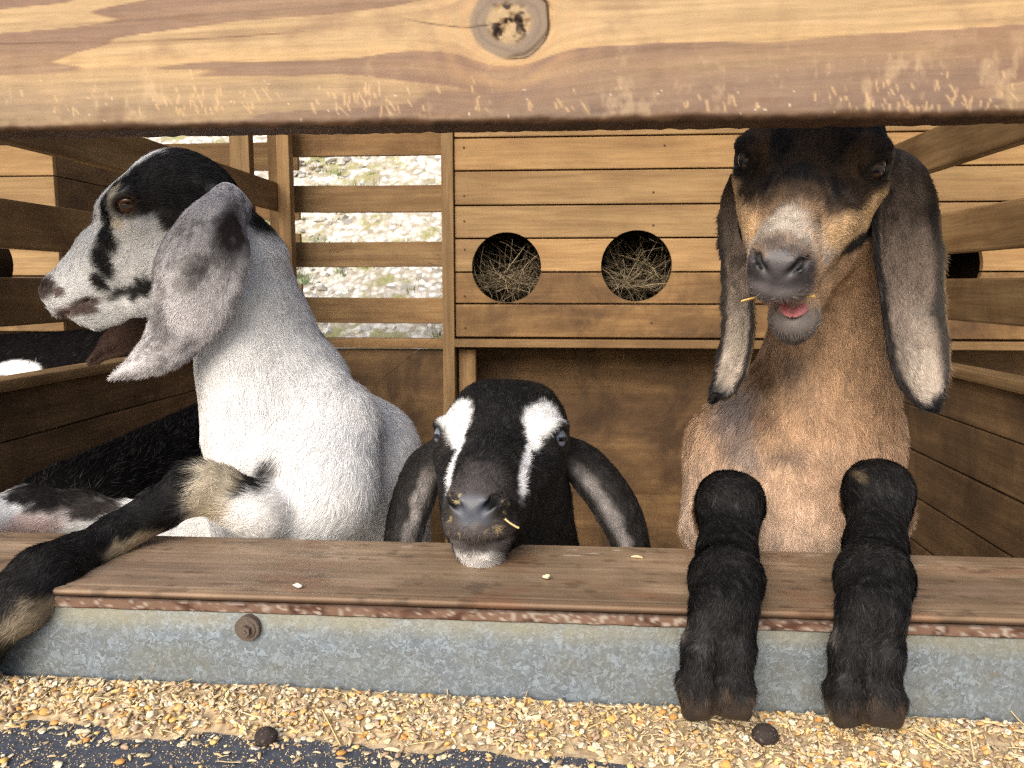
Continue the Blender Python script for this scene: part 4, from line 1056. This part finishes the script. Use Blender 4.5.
# ------------------------------------------------------------------ 3. tan goat with both feet over the rail
HT = frame(W(811, 160, .735), nrm(V3(-.35, -.86, -.34)), V3(.06, -.2, 1), 1.03); HT['mw'] = .88; ET = dict(EN=(.80, .58, .14), EC=(.0475, .010, .000))
TAN = S(186, 153, 122); TANL = S(214, 194, 176)
def tan_goat():
    bl = Blob(); J = head(bl, HT, jaw=.16, jawx=-.017, **ET)
    bl.ell((-.008, .110, -.0785), (.0155, .034, .0072), fr=HT, op='s', k=.004)
    # neck, chest
    a = to_world((0, -.055, -.02), HT)
    A0 = W(825, 250, .83)
    mcone(bl, a, A0, .056, .060, .03)
    chain(bl, [(828, 250, .83, 54), (832, 320, .85, 50), (826, 380, .875, 56)], .03)
    chain(bl, [(824, 385, .885, 60), (798, 455, .91, 84), (792, 560, .94, 94)], .04)
    chain(bl, [(764, 408, .90, 28), (738, 448, .90, 44), (728, 525, .89, 46)], .03)
    chain(bl, [(862, 385, .90, 28), (858, 440, .90, 32), (856, 520, .90, 30)], .03)
    chain(bl, [(790, 430, .86, 50), (790, 520, .85, 56), (790, 600, .9, 50)], .03)
    c1 = W(792, 545, .98); rump = V3(.43, 1.50, .54)
    mcone(bl, c1, rump, .105, .115, .05)
    hind(bl, rump+V3(-.07, .04, -.03), .36, .88); hind(bl, rump+V3(.06, .04, -.03), .50, .88)
    # forelegs: forearm foreshortened, knee, cannon lying on the rail, hoof hanging in front
    def foreleg(x, dy, r=1.0, xb=0, e=0):
        chain(bl, [(x+xb, 524+dy, .86, 30), (x+xb*.3, 512+dy, .76, 30)], .012)
        chain(bl, [(x+xb*.3, 512+dy, .76, 30), (x+2, 505+dy, .705, 31*r)], .008)
        chain(bl, [(x+2, 507+dy, .700, 32*r), (x+1, 526+dy, .684, 25*r)], .008); chain(bl, [(x-6, 496+dy, .694, 22), (x+10, 497+dy, .694, 21)], .008)
        chain(bl, [(x+1, 530+dy, .680, 23.5*r), (x-1, 552+dy*.6, .655, 26*r), (x-2, 578+dy*.3, .616, 33*r)], .014)
        chain(bl, [(x-2, 583, .606, 34*r), (x-4, 608, .5765, 31*r)], .014)
        for sx in (-1, 1):
            chain(bl, [(x-4+sx*11, 606, .575, 21.5*r), (x-9+sx*14.5, 648+e*.5, .566, 20.0*r), (x-12+sx*17, 684+e, .560, 18.5*r)], .007)
        for sx in (-1, 1):
            q = W(x-12+sx*17.8, 695+e, .558); bl.box(q, (.0068, .0085, .0075), .0066, rot=np.array(Matrix.Rotation(sx*.12, 3, 'Y')), k=.005)
        bl.cone(W(x-8, 640, .548), W(x-12, 705+e, .535), .0022, .0034, op='s', k=.006); bl.cone(W(x-12, 686+e, .540), W(x-12, 728+e, .548), .0026, .0042, op='s', k=.0025)
        q = W(x-12, 715+e, .548); 
    foreleg(728, 0, 1.0, -2); foreleg(876, -12, 1.0, 4, 8)
    h = dict(fr=HT); pats = []
    P_ = lambda *a, **k: pats.append(Patch(*a, **k))
    DK = S(80, 64, 51)
    P_((0, .02, .026), (.085, .125, .060), DK, nz=.25, nf=80, **h)
    for x_, y_, z_ in ((0, .0, .035), (.022, .03, .02), (.03, .055, -.008), (0, .06, .0), (.042, -.02, .02)): P_((x_, y_, z_), (.014, .020, .016), BLK2, side=2, nz=.9, nf=110, soft=.7, **h)
    P_((0, -.05, .02), (.08, .06, .08), BLK2, nz=.3, **h)
    P_((0, .03, .045), (.018, .05, .03), S(78, 64, 54), nz=.9, nf=130, soft=.7, **h)
    # pale snip over the nose, tan cheek stripes, dark stripe
    P_((0, .094, -.028), (.012, .014, .016), S(120, 108, 98), nz=.8, nf=90, soft=.6, **h); P_((0, .110, -.034), (.024, .018, .022), S(176, 166, 154), nz=.5, nf=90, soft=.5, **h)
    P_((.032, .086, -.045), (.012, .020, .014), S(186, 172, 160), side=2, nz=.4, nf=90, soft=.4, **h)
    P_((.045, .030, -.012), (.014, .040, .020), S(54, 42, 32), side=2, nz=.4, nf=90, **h)
    P_((.040, .050, -.040), (.030, .050, .0125), S(214, 180, 138), side=2, nz=.3, nf=90, soft=.3, **h)
    P_((.058, .008, -.029), (.020, .030, .0115), S(206, 170, 126), side=2, nz=.3, nf=90, soft=.3, **h)
    P_((.050, .018, -.058), (.030, .044, .0085), BLK2, side=2, nz=.3, nf=90, soft=.3, **h)
    P_((.045, .0, -.098), (.040, .070, .022), S(176, 142, 110), side=2, nz=.3, nf=90, soft=.4, **h)
    P_((.040, .020, .020), (.006, .020, .022), S(98, 76, 56), side=2, nz=.4, nf=110, soft=.4, **h)
    P_((.0, .132, -.054), (.031, .028, .026), S(72, 68, 70), nz=.3, nf=90, soft=.25, **h); P_((.0, .128, -.070), (.03, .03, .008), S(110, 104, 104), nz=.6, nf=120, soft=.6, **h)
    P_((.0150, .140, -.0465), (.0065, .012, .0050), BLK, side=2, nz=.2, nf=120, soft=.4, **h)
    jc = J(.106, -.088, 0); P_(tuple(jc+V3(0, .006, 0)), (.030, .026, .020), S(112, 104, 100), nz=.25, nf=90, soft=.3, **h)
    P_((-.008, .108, -.0785), (.015, .032, .009), S(190, 120, 118), nz=.2, nf=90, **h)
    P_((.0535, .016, .001), (.016, .018, .0155), S(30, 24, 20), side=2, nz=.15, nf=120, soft=.25, **h)
    for q, r_, c in (((735, 395, .85), (.022, .06, .045), S(132, 120, 116)), ((745, 450, .85), (.018, .05, .022), S(140, 124, 116)), ((800, 368, .8), (.012, .06, .016), S(118, 100, 88)),
                     ((790, 455, .8), (.014, .05, .010), S(130, 106, 88)), ((772, 420, .8), (.012, .05, .012), S(140, 112, 92)), ((765, 372, .85), (.012, .05, .022), S(110, 84, 62))):
        P_(tuple(W(*q)), r_, c, nz=.5, nf=60, soft=.6)
    for x, dy, e in ((728, 0, 0), (876, -12, 8)):
        P_(tuple(W(x, 515+dy, .66)), (.034, .068, .034), BLK, nz=.3, nf=70, soft=.2)
        P_(tuple(W(x-1, 566, .64)), (.040, .055, .036), BLK, nz=.2)
        P_(tuple(W(x-4, 640, .57)), (.036, .05, .060), BLK, nz=.15)
        for i_ in range(9): P_(tuple(W(x-12+(i_-4)*9, 700+e+(i_*7 % 5)*4-6, .545)), (.0028, .03, .0034), S(86, 70, 56), nz=.8, nf=200, soft=.7)
        P_(tuple(W(x-12, 690+e, .545)), (.0022, .03, .040), (.004, .003, .003), nz=.2, nf=160, soft=.5)
        P_(tuple(W(x+38, 634, .57)), (.0030, .02, .010), (.2, .18, .16), nz=.4, nf=110, soft=.6)
        P_(tuple(W(x-44, 622, .57)), (.0028, .02, .010), (.2, .18, .16), nz=.4, nf=110, soft=.6)
        P_(tuple(W(x-12, 703+e, .56)), (.034, .04, .0165), S(54, 44, 37), nz=.35, nf=90, soft=.5)
    P_(tuple(W(869, 482, .66)), (.005, .03, .004), S(110, 96, 74), nz=.4, nf=150, soft=.5)
    def colour(V):
        lg = sst(.768, .752, V[:, 1]+.012*fbm(V*60, 3, 97))*(V[:, 2] < CZ-.13)
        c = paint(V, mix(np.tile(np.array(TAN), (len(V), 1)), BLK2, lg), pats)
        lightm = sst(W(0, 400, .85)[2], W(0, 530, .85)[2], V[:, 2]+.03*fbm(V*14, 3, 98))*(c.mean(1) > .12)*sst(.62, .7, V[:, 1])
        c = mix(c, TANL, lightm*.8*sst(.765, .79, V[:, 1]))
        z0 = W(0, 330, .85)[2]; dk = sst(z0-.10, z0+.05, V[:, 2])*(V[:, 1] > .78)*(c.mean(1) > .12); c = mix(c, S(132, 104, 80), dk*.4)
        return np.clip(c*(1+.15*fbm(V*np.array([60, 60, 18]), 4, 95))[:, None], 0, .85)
    def skin(V):
        P = to_local(V, HT); A = np.stack([np.abs(P[:, 0]), P[:, 1], P[:, 2]], 1)
        k = np.linalg.norm((P-V3(0, .140, -.053))/V3(.026, .016, .019), axis=1); e = np.linalg.norm((A-V3(.062, .000, .003))/V3(.014, .0155, .0140), axis=1)
        m = np.linalg.norm((P-V3(-.006, .110, -.082))/V3(.021, .034, .012), axis=1)
        lp = np.linalg.norm((P-(jc+V3(0, .006, .008)))/V3(.019, .016, .010), axis=1)
        zh = np.minimum.reduce([np.linalg.norm((V-W(x-12+sx*20, 711+e_, .556))/V3(.021, .03, .0165), axis=1)+.10*vnoise(V*160, 4) for x, e_ in ((728, 0), (876, 8)) for sx in (-1, 1)])
        return np.clip(sst(1.1, .9, k)+sst(1.1, 1., e)+sst(1.1, .9, m)+sst(1.1, .9, lp)+sst(1.1, .9, zh), 0, 1)
    def length(V):
        P = to_local(V, HT); nr = sst(.10, .20, np.linalg.norm(P-V3(0, .03, -.02), axis=1))
        return np.where((V[:, 1] < .75) & (V[:, 2] < CZ-.13), .0062, (.0055+.0070*nr))
    ears = []
    def ecol(V, UV):
        t, u, sd = UV.T; c = np.tile(np.array(S(118, 104, 94)), (len(V), 1))
        n = fbm(V*45, 4, 111); f = fbm(V*220, 3, 113); low = sst(.32, .62, t+.1*n)
        c = mix(c, S(186, 174, 160), low*sst(.90, .5, np.abs(u))*np.clip(.8+.5*n+.5*f, 0, 1)); c = mix(c, S(58, 50, 44), np.clip(sst(.0, .45, n+.6*f), 0, 1)*.65*(1-.45*low))
        c = mix(c, S(34, 31, 30), sst(.66-.16*t, .88-.12*t, np.abs(u+.14*n))*.95*sst(.06, .25, t)); c = mix(c, S(38, 38, 42), sst(.75, .88, t+.06*n))
        c = mix(c, S(160, 134, 98), sst(.95, 1., u)*.5*sst(.1, .3, t))
        return c
    e = [(870, 156, .775), (890, 180, .765), (900, 240, .752), (907, 310, .745), (914, 362, .742), (922, 390, .737), (932, 404, .730), (938, 407, .722)]
    ears.append(ear_mesh([W(*q) for q in e], [q*PS(900, 300, .75) for q in (22, 37, 40, 35, 31, 23, 13, 2)], [_r+_f*.25, _r+_f*.3, _r+_f*.15, _r+_f*.1, _r, _r+_u*.25, _r*.7+_u*.6, _r*.6+_u*.7], [-.35, -.4, -.35, -.4, -.45, -.5, -.5, -.4], .0065, ecol, wave=.003, seed=3))
    e = [(736, 178, .775), (738, 215, .765), (740, 270, .762), (740, 325, .757), (733, 365, .752), (722, 392, .747), (713, 402, .742)]
    ears.append(ear_mesh([W(*q) for q in e], [q*PS(740, 300, .76) for q in (13, 17, 17, 17, 17, 10, 1.5)], [_r*.75+_f*.5, _r*.8-_f*.6, _r*.8-_f*.6, _r*.85-_f*.5, _r*.85+_u*.4-_f*.3, _r*.7+_u*.6, _r*.6+_u*.7], [-.4]*7, .006, ecol, wave=.003, seed=5))
    g = finish('goat', bl, ((.04, .50, -.02), (.62, 1.72, 1.36)), .0025, colour, ears,
               'tan goat with a dark face and open mouth hanging both black forefeet over the rail', 'goat', 460000, 12, skin, length, (.34, 1.5, 0),
               densfn=lambda V: np.where((V[:, 1] > 1.15) | (V[:, 2] < .58), .15, 1.)*(1+1.3*(V[:, 1] < .80)), ear_fur=.09, lift=.2)
    for s in (1, -1): eye(g, HT, s, S(66, 44, 27), **ET)
    # tongue
    bm = bmesh.new(); bmesh.ops.create_uvsphere(bm, u_segments=32, v_segments=20, radius=1); me = bpy.data.meshes.new('tongue')
    c = J(.096, -.073, .0)
    for v in bm.verts: q = V3(*v.co)*V3(.0145, .028, .0056); q[2] -= .003*math.exp(-(v.co.x/.25)**2)*(v.co.z > 0); v.co = to_world((c+q)*V3(.85, 1, 1), HT)
    bm.to_mesh(me); bm.free(); me.polygons.foreach_set('use_smooth', np.ones(len(me.polygons), bool)); link('tongue', me, TONGUE, g)
tan_goat()

# ------------------------------------------------------------------ 4, 5. goats in the shade behind
def far_goat(x, y, heading, s, colfn, label, nf=60000, hz_=.74):
    bl = Blob(); M = np.array(Matrix.Rotation(heading, 3, 'Z')); T = lambda *p: V3(x, y, 0)+M@(V3(*p)*s)
    mcone(bl, T(0, .28, .62), T(0, -.26, .64), .13*s, .14*s, .05); mcone(bl, T(0, .2, .57), T(0, -.2, .56), .12*s, .14*s, .05)
    mcone(bl, T(0, .30, .64), T(0, .44, hz_), .09*s, .06*s, .04)
    fr = frame(T(0, .52, hz_-.02), M@V3(0, .6, -.8), (0, 0, 1), s); head(bl, fr)
    mcone(bl, T(0, .42, hz_-.04), to_world((0, -.05, -.02), fr), .065*s, .055*s, .03)
    for lx in (-.09, .09):
        mcone(bl, T(lx, .24, .55), T(lx, .24, .40), .065*s, .04*s, .03); mcone(bl, T(lx, .24, .40), T(lx, .23, .24), .032*s, .023*s, .015); mcone(bl, T(lx, .23, .24), T(lx, .24, .06), .02*s, .02*s, .01); mcone(bl, T(lx, .24, .06), T(lx, .27, .02), .022*s, .024*s, .01)
        mcone(bl, T(lx, -.26, .58), T(lx, -.20, .42), .085*s, .055*s, .03); mcone(bl, T(lx, -.20, .42), T(lx, -.34, .27), .042*s, .024*s, .02); mcone(bl, T(lx, -.34, .27), T(lx, -.30, .06), .02*s, .02*s, .01); mcone(bl, T(lx, -.30, .06), T(lx, -.27, .02), .022*s, .024*s, .01)
    mcone(bl, T(0, -.38, .72), T(0, -.45, .80), .02*s, .012*s, .02)
    ears = []
    for sx in (-1, 1):
        pts = [to_world(q, fr) for q in ((sx*.045, -.055, .01), (sx*.085, -.07, -.02), (sx*.10, -.05, -.09), (sx*.10, -.02, -.17))]
        ears.append(ear_mesh(pts, [.02*s, .035*s, .034*s, .006], [M@V3(0, 1, 0)]*4, [.3]*4, .005, lambda V, UV: colfn(V)*1.0))
    g = finish('goat', bl, (V3(x, y, 0)-V3(.75, .75, .02)*s, V3(x, y, 0)+V3(.75, .75, .95)*s), .006, colfn, ears, label, 'goat', nf, 20, lambda V: np.zeros(len(V)), lambda V: np.full(len(V), .014), (x, y, 0), ear_fur=.05, wid=.0006, coat=FUR_MATT)
    for s_ in (1, -1): eye(g, fr, s_, S(90, 60, 30))
far_goat(-.70, 1.36, R(180), 1.0, lambda V: np.tile(np.array(BLK)*.8, (len(V), 1)), 'black goat standing low in the shade behind the white goat forelegs', hz_=.42)
nbx, nby = xx(20, 2.0, 360), 2.0
def pied(V):
    c = np.tile(np.array(BLK), (len(V), 1)); k = np.linalg.norm((V-W(28, 368, 1.88))/V3(.075, .12, .022), axis=1)+.25*fbm(V*25, 3, 7); return mix(c, WHITE, sst(1.1, .85, k))
far_goat(nbx, nby, R(80), 1.14, pied, 'black goat with a white back patch glimpsed under the left rails')
# ================================================================== feed and small things
FEED = vcol_mat('animal_feed', .75, .3, 700, .0003)
ico = bmesh.new(); bmesh.ops.create_icosphere(ico, subdivisions=2, radius=1); IV = np.array([v.co[:] for v in ico.verts]); IF = np.array([[v.index for v in f.verts] for f in ico.faces]); ico.free()
def rotm(rng, tilt):
    a = rng.uniform(0, 6.283); M = Matrix.Rotation(a, 3, 'Z') @ Matrix.Rotation(rng.normal(0, tilt), 3, 'X') @ Matrix.Rotation(rng.normal(0, tilt), 3, 'Y'); return np.array(M)
def grain(kind, rng):
    """vertices about the origin, colour"""
    v = IV.copy()
    if kind == 'corn':
        v = v*V3(.0036, .0044, .0018); v[:, 0] *= 1-.35*v[:, 1]/.0044; col = np.array(S(*rng.choice([(226, 178, 90), (214, 150, 66), (232, 200, 124), (214, 172, 100)])))
    elif kind == 'crack':
        v = v*(1+.30*rng.normal(0, 1, (len(v), 1)))*V3(.0022, .0028, .0014)*rng.uniform(.6, 1.3); col = np.array(S(*rng.choice([(228, 208, 152), (222, 186, 110), (232, 222, 196), (214, 164, 86), (200, 176, 136)])))
    elif kind == 'oat':
        v = v*V3(.0013, .0052, .0011)*rng.uniform(.8, 1.25); v[:, 2] += .0006*np.cos(v[:, 1]*400); col = np.array(S(*rng.choice([(214, 186, 138), (226, 204, 160), (190, 152, 104), (206, 170, 118)])))
    elif kind == 'flake':
        v = v*(1+.18*rng.normal(0, 1, (len(v), 1)))*V3(.0036, .0040, .0007); v[:, 2] += .0008*np.sin(v[:, 0]*600); col = np.array(S(*rng.choice([(228, 214, 182), (214, 194, 152), (196, 172, 134), (236, 228, 208)])))
    else:
        v = v*(1+.12*rng.normal(0, 1, (len(v), 1)))*V3(.0020, .0042, .0020); col = np.array(S(*rng.choice([(150, 108, 78), (170, 130, 100), (128, 96, 74)])))
    m_ = .12 if kind == 'corn' else .34; return v, (col*(1-m_)+np.array(S(222, 208, 178))*m_)*rng.uniform(.8, 1.1)
# the bed of meal, thick against the metal side
def bed_h(x, y):
    d = (YF-.006)-y; w_ = .066+.012*np.sin(x*3+1.0)+.030*sst(-.1, .5, x)-.006*sst(-.1, -.45, x)
    n = fbm(np.stack([x*30, y*30, x*0], 1), 3, 141)
    return (.0108-.0050*sst(-.45, .25, x))*sst(w_, w_*.15, d+.026*n)-.0006+.0016*n*sst(w_*1.1, w_*.7, d)
def feed():
    xs = np.arange(-.75, .75, .0022); ys = np.arange(.44, YF-.005, .0022); X, Y = np.meshgrid(xs, ys)
    x, y = X.ravel(), Y.ravel(); h = bed_h(x, y); P = np.stack([x, y, TZ+h+.0006*vnoise(np.stack([x*600, y*600, x*0], 1), 5)*(h > .0004)], 1)
    i = np.arange(P.shape[0]).reshape(X.shape); F = np.stack([i[:-1, :-1], i[:-1, 1:], i[1:, 1:], i[1:, :-1]], -1).reshape(-1, 4)
    F = F[(h[F] > -.0004).any(1)]
    n = fbm(P*np.array([260, 260, 0]), 3, 6); c = mix(np.tile(np.array(S(200, 180, 146)), (len(P), 1)), S(160, 138, 108), sst(-.3, .4, n)); c = mix(c, S(220, 200, 160), sst(.25, .5, fbm(P*np.array([420, 420, 0]), 2, 9)))
    used = np.unique(F); mp = np.full(len(P), -1); mp[used] = np.arange(len(used))
    V, FF, Cc = [P[used]], [], [c[used]]; n0 = len(used); Q = mp[F]; T = []
    rng = np.random.default_rng(77); kinds = ['corn', 'crack', 'oat', 'flake', 'pellet']
    N = 0
    while N < 7600:
        xx_ = rng.uniform(-.62, .56); yy = rng.uniform(.455, YF-.010); h_ = bed_h(np.array([xx_]), np.array([yy]))[0]
        onbed = h_ > .0006
        if not onbed and rng.random() > (.05 if yy < .515 else .16): continue
        k = rng.choice(kinds, p=[.05, .45, .19, .21, .10]); v, col = grain(k, rng); sc = rng.uniform(.5, .9) if k != 'crack' else rng.uniform(.2, .85)
        v = (v*sc)@rotm(rng, .45 if onbed else .06).T
        lift = max(h_, 0)+abs(rng.normal(0, .0012))*onbed+.0009
        V.append(v+V3(xx_, yy, TZ+lift)); T.append(IF+n0); n0 += len(v); Cc.append(np.tile(col, (len(v), 1))); N += 1
    for _ in range(330):                    # husks and bits of straw
        xx_ = rng.uniform(-.6, .55); yy = rng.uniform(.50, YF-.012); h_ = bed_h(np.array([xx_]), np.array([yy]))[0]
        if h_ < .0005 and rng.random() > .2: continue
        sv, sf, sc_ = [], [], []; straw(sv, sf, sc_, 0, V3(xx_, yy, TZ+max(h_, 0)+.0022), V3(rng.normal(), rng.normal(), rng.normal(0, .12)), rng.uniform(.006, .024), rng.uniform(.0004, .0008), np.array(S(222, 202, 156))*rng.uniform(.75, 1.1), rng, .15)
        V.append(np.array(sv)); q4 = np.array(sf); T.append(np.concatenate([q4[:, :3], q4[:, [0, 2, 3]]])+n0); n0 += len(sv); Cc.append(np.array(sc_))
    # dust and crumbs on the bare floor
    for _ in range(14000):
        xx_ = rng.uniform(-.62, .56); yy = rng.uniform(.45, YF-.03); v = IV[:12]*rng.uniform(.0003, .0009)
        s = rng.uniform(.0003, .0009); v = np.array([[1, 0, 0], [-.5, .87, 0], [-.5, -.87, 0], [0, 0, 1.]])*s
        V.append(v+V3(xx_, yy, TZ+.0003)); T.append(np.array([[0, 1, 3], [1, 2, 3], [2, 0, 3]])+n0); n0 += 4; Cc.append(np.tile(np.array(S(222, 200, 160))*rng.uniform(.6, 1.1), (4, 1)))
    o = from_np('spilled_feed', np.concatenate(V), [Q, np.concatenate(T)], np.clip(np.concatenate(Cc), 0, .9), FEED); tag(o, 'loose mixed grain and meal spilled along the trough floor', 'feed', kind='stuff')
feed()
def single(name, kind, px, py, label, cat, rng, sc=1.0, surf=None, group=None, Y=None, rot=None, col=None):
    z = surf if surf is not None else TZ+.0005
    d = _f+_r*(px-512)/800+_u*(384-py)/800; t = (z-CZ)/d[2]; p = V3(0, 0, CZ)+d*t
    if surf is None: z = TZ+max(0, bed_h(p[:1], p[1:2])[0])
    v, c = grain(kind, rng); M = np.array(Matrix.Rotation(rot, 3, 'Z')) if rot is not None else rotm(rng, .05); v = (v*sc)@M.T; v[:, 2] -= v[:, 2].min()
    if col: c = np.array(col)
    cc = np.tile(c, (len(v), 1))*(1+.15*fbm(v*900, 2, 3))[:, None]
    v = v-0; o = from_np(name, v, [IF], cc, FEED); o.location = (p[0], p[1], z+.0001); return tag(o, label, cat, group)
rg = np.random.default_rng(5)
single('oat_grain', 'oat', 637, 558, 'single pale oat husk lying on the rail between black and tan goats', 'grain', rg, 1.0, RZ+.0007, rot=1.35)
single('corn_crumb', 'crack', 546, 579, 'cream corn crumb on the rail just below the black goat chin', 'grain', rg, 1.3, RZ+.0007, col=S(240, 222, 180))
single('corn_crumb', 'crack', 298, 588, 'small white crumb on the rail under the white goat chest', 'grain', rg, .9, RZ+.0007, col=S(240, 232, 215))
for px, py, kd, sc, lb, nm in ((146, 756, 'flake', .9, 'pale flake on the black trough floor, nearest the lower left edge', 'feed_flake'), (120, 763, 'corn', .8, 'orange kernel on black trough floor just left of the pale flake', 'corn_kernel'),
        (393, 751, 'oat', 1.2, 'long tan husk on black trough floor near the middle', 'oat_grain'), (431, 757, 'corn', .6, 'round yellow kernel on black trough floor right of the long tan husk', 'corn_kernel'),
        (395, 765, 'flake', .9, 'pale flake below the long tan husk at the bottom edge', 'feed_flake'), (4, 762, 'corn', .8, 'yellow kernel in the bottom left corner of the trough', 'corn_kernel')):
    single(nm, kd, px, py, lb, 'grain', rg, sc)
# bits of straw in the mouth of the tan goat, a grain on the lip of the black one
def held(name, a, b, wd, col, label, cat):
    V, F, Cc = [], [], []; straw(V, F, Cc, 0, a, b-a, np.linalg.norm(b-a), wd, np.array(col), np.random.default_rng(2), .05)
    tag(from_np(name, np.array(V), [np.array(F)], np.array(Cc), HAY), label, cat)
HW = lambda *p: to_world(p, HT)
held('straw', HW(-.012, .108, -.0800), HW(-.028, .118, -.0775), .0013, S(226, 190, 110), 'short yellow straw at the right corner of the tan goat mouth', 'straw')
held('straw', HW(.008, .116, -.0790), HW(.026, .124, -.0835), .0012, S(220, 182, 110), 'short yellow straw poking left from the tan goat mouth', 'straw')
held('oat_grain', W(505, 519, .654), W(517, 530, .656), .0015, S(230, 205, 150), 'pale oat husk stuck to the lip of the black goat', 'grain')
# two dried droppings in the feed
def dropping(px, py, r, label, seed):
    d = _f+_r*(px-512)/800+_u*(384-py)/800; t = (TZ+.004-CZ)/d[2]; p = V3(0, 0, CZ)+d*t
    b = bmesh.new(); bmesh.ops.create_icosphere(b, subdivisions=5, radius=1); v = np.array([q.co[:] for q in b.verts]); f = np.array([[q.index for q in ff.verts] for ff in b.faces]); b.free()
    v = v*(1+.10*fbm(v*2.2, 3, seed)+.08*np.abs(fbm(v*7, 3, seed+3)))[:, None]*V3(1, .9, .85)*r; c = np.tile(np.array(S(58, 50, 48)), (len(v), 1)); c = mix(c, S(140, 124, 108), sst(.3, .5, fbm(v*800, 3, 8))*.8)
    o = from_np('dropping', v, [f], c, vcol_mat('dry_dung', .8, .25, 900, .0006)); o.location = (p[0], p[1], TZ+bed_h(p[:1], p[1:2])[0]+r*.55); tag(o, label, 'dropping')
dropping(266, 737, .0082, 'dark round dropping in the feed under the screw', 3)
dropping(765, 741, .0092, 'dark speckled dropping in the feed between the tan goat hooves', 8)
# straws
def straws():
    rng = np.random.default_rng(12)
    for i, (x0, y0, x1, y1, lb) in enumerate(((588, 727, 630, 710, 'long pale straw lying on the feed left of the tan goat hooves'), (915, 728, 960, 752, 'pale straw across the feed at the right end of the trough'), (322, 712, 340, 738, 'short pale straw standing in the feed right of the screw'))):
        def gp(px, py):
            d = _f+_r*(px-512)/800+_u*(384-py)/800; t = (TZ+.008-CZ)/d[2]; return V3(0, 0, CZ)+d*t
        a, b = gp(x0, y0), gp(x1, y1)
        for q in (a, b): q[2] = TZ+bed_h(q[:1], q[1:2])[0]+.0032
        V, F, Cc = [], [], []; straw(V, F, Cc, 0, a, b-a, np.linalg.norm(b-a), .0009, np.array(S(226, 204, 150)), rng, .03)
        tag(from_np('straw', np.array(V), [np.array(F)], np.array(Cc), HAY), lb, 'straw')
straws()
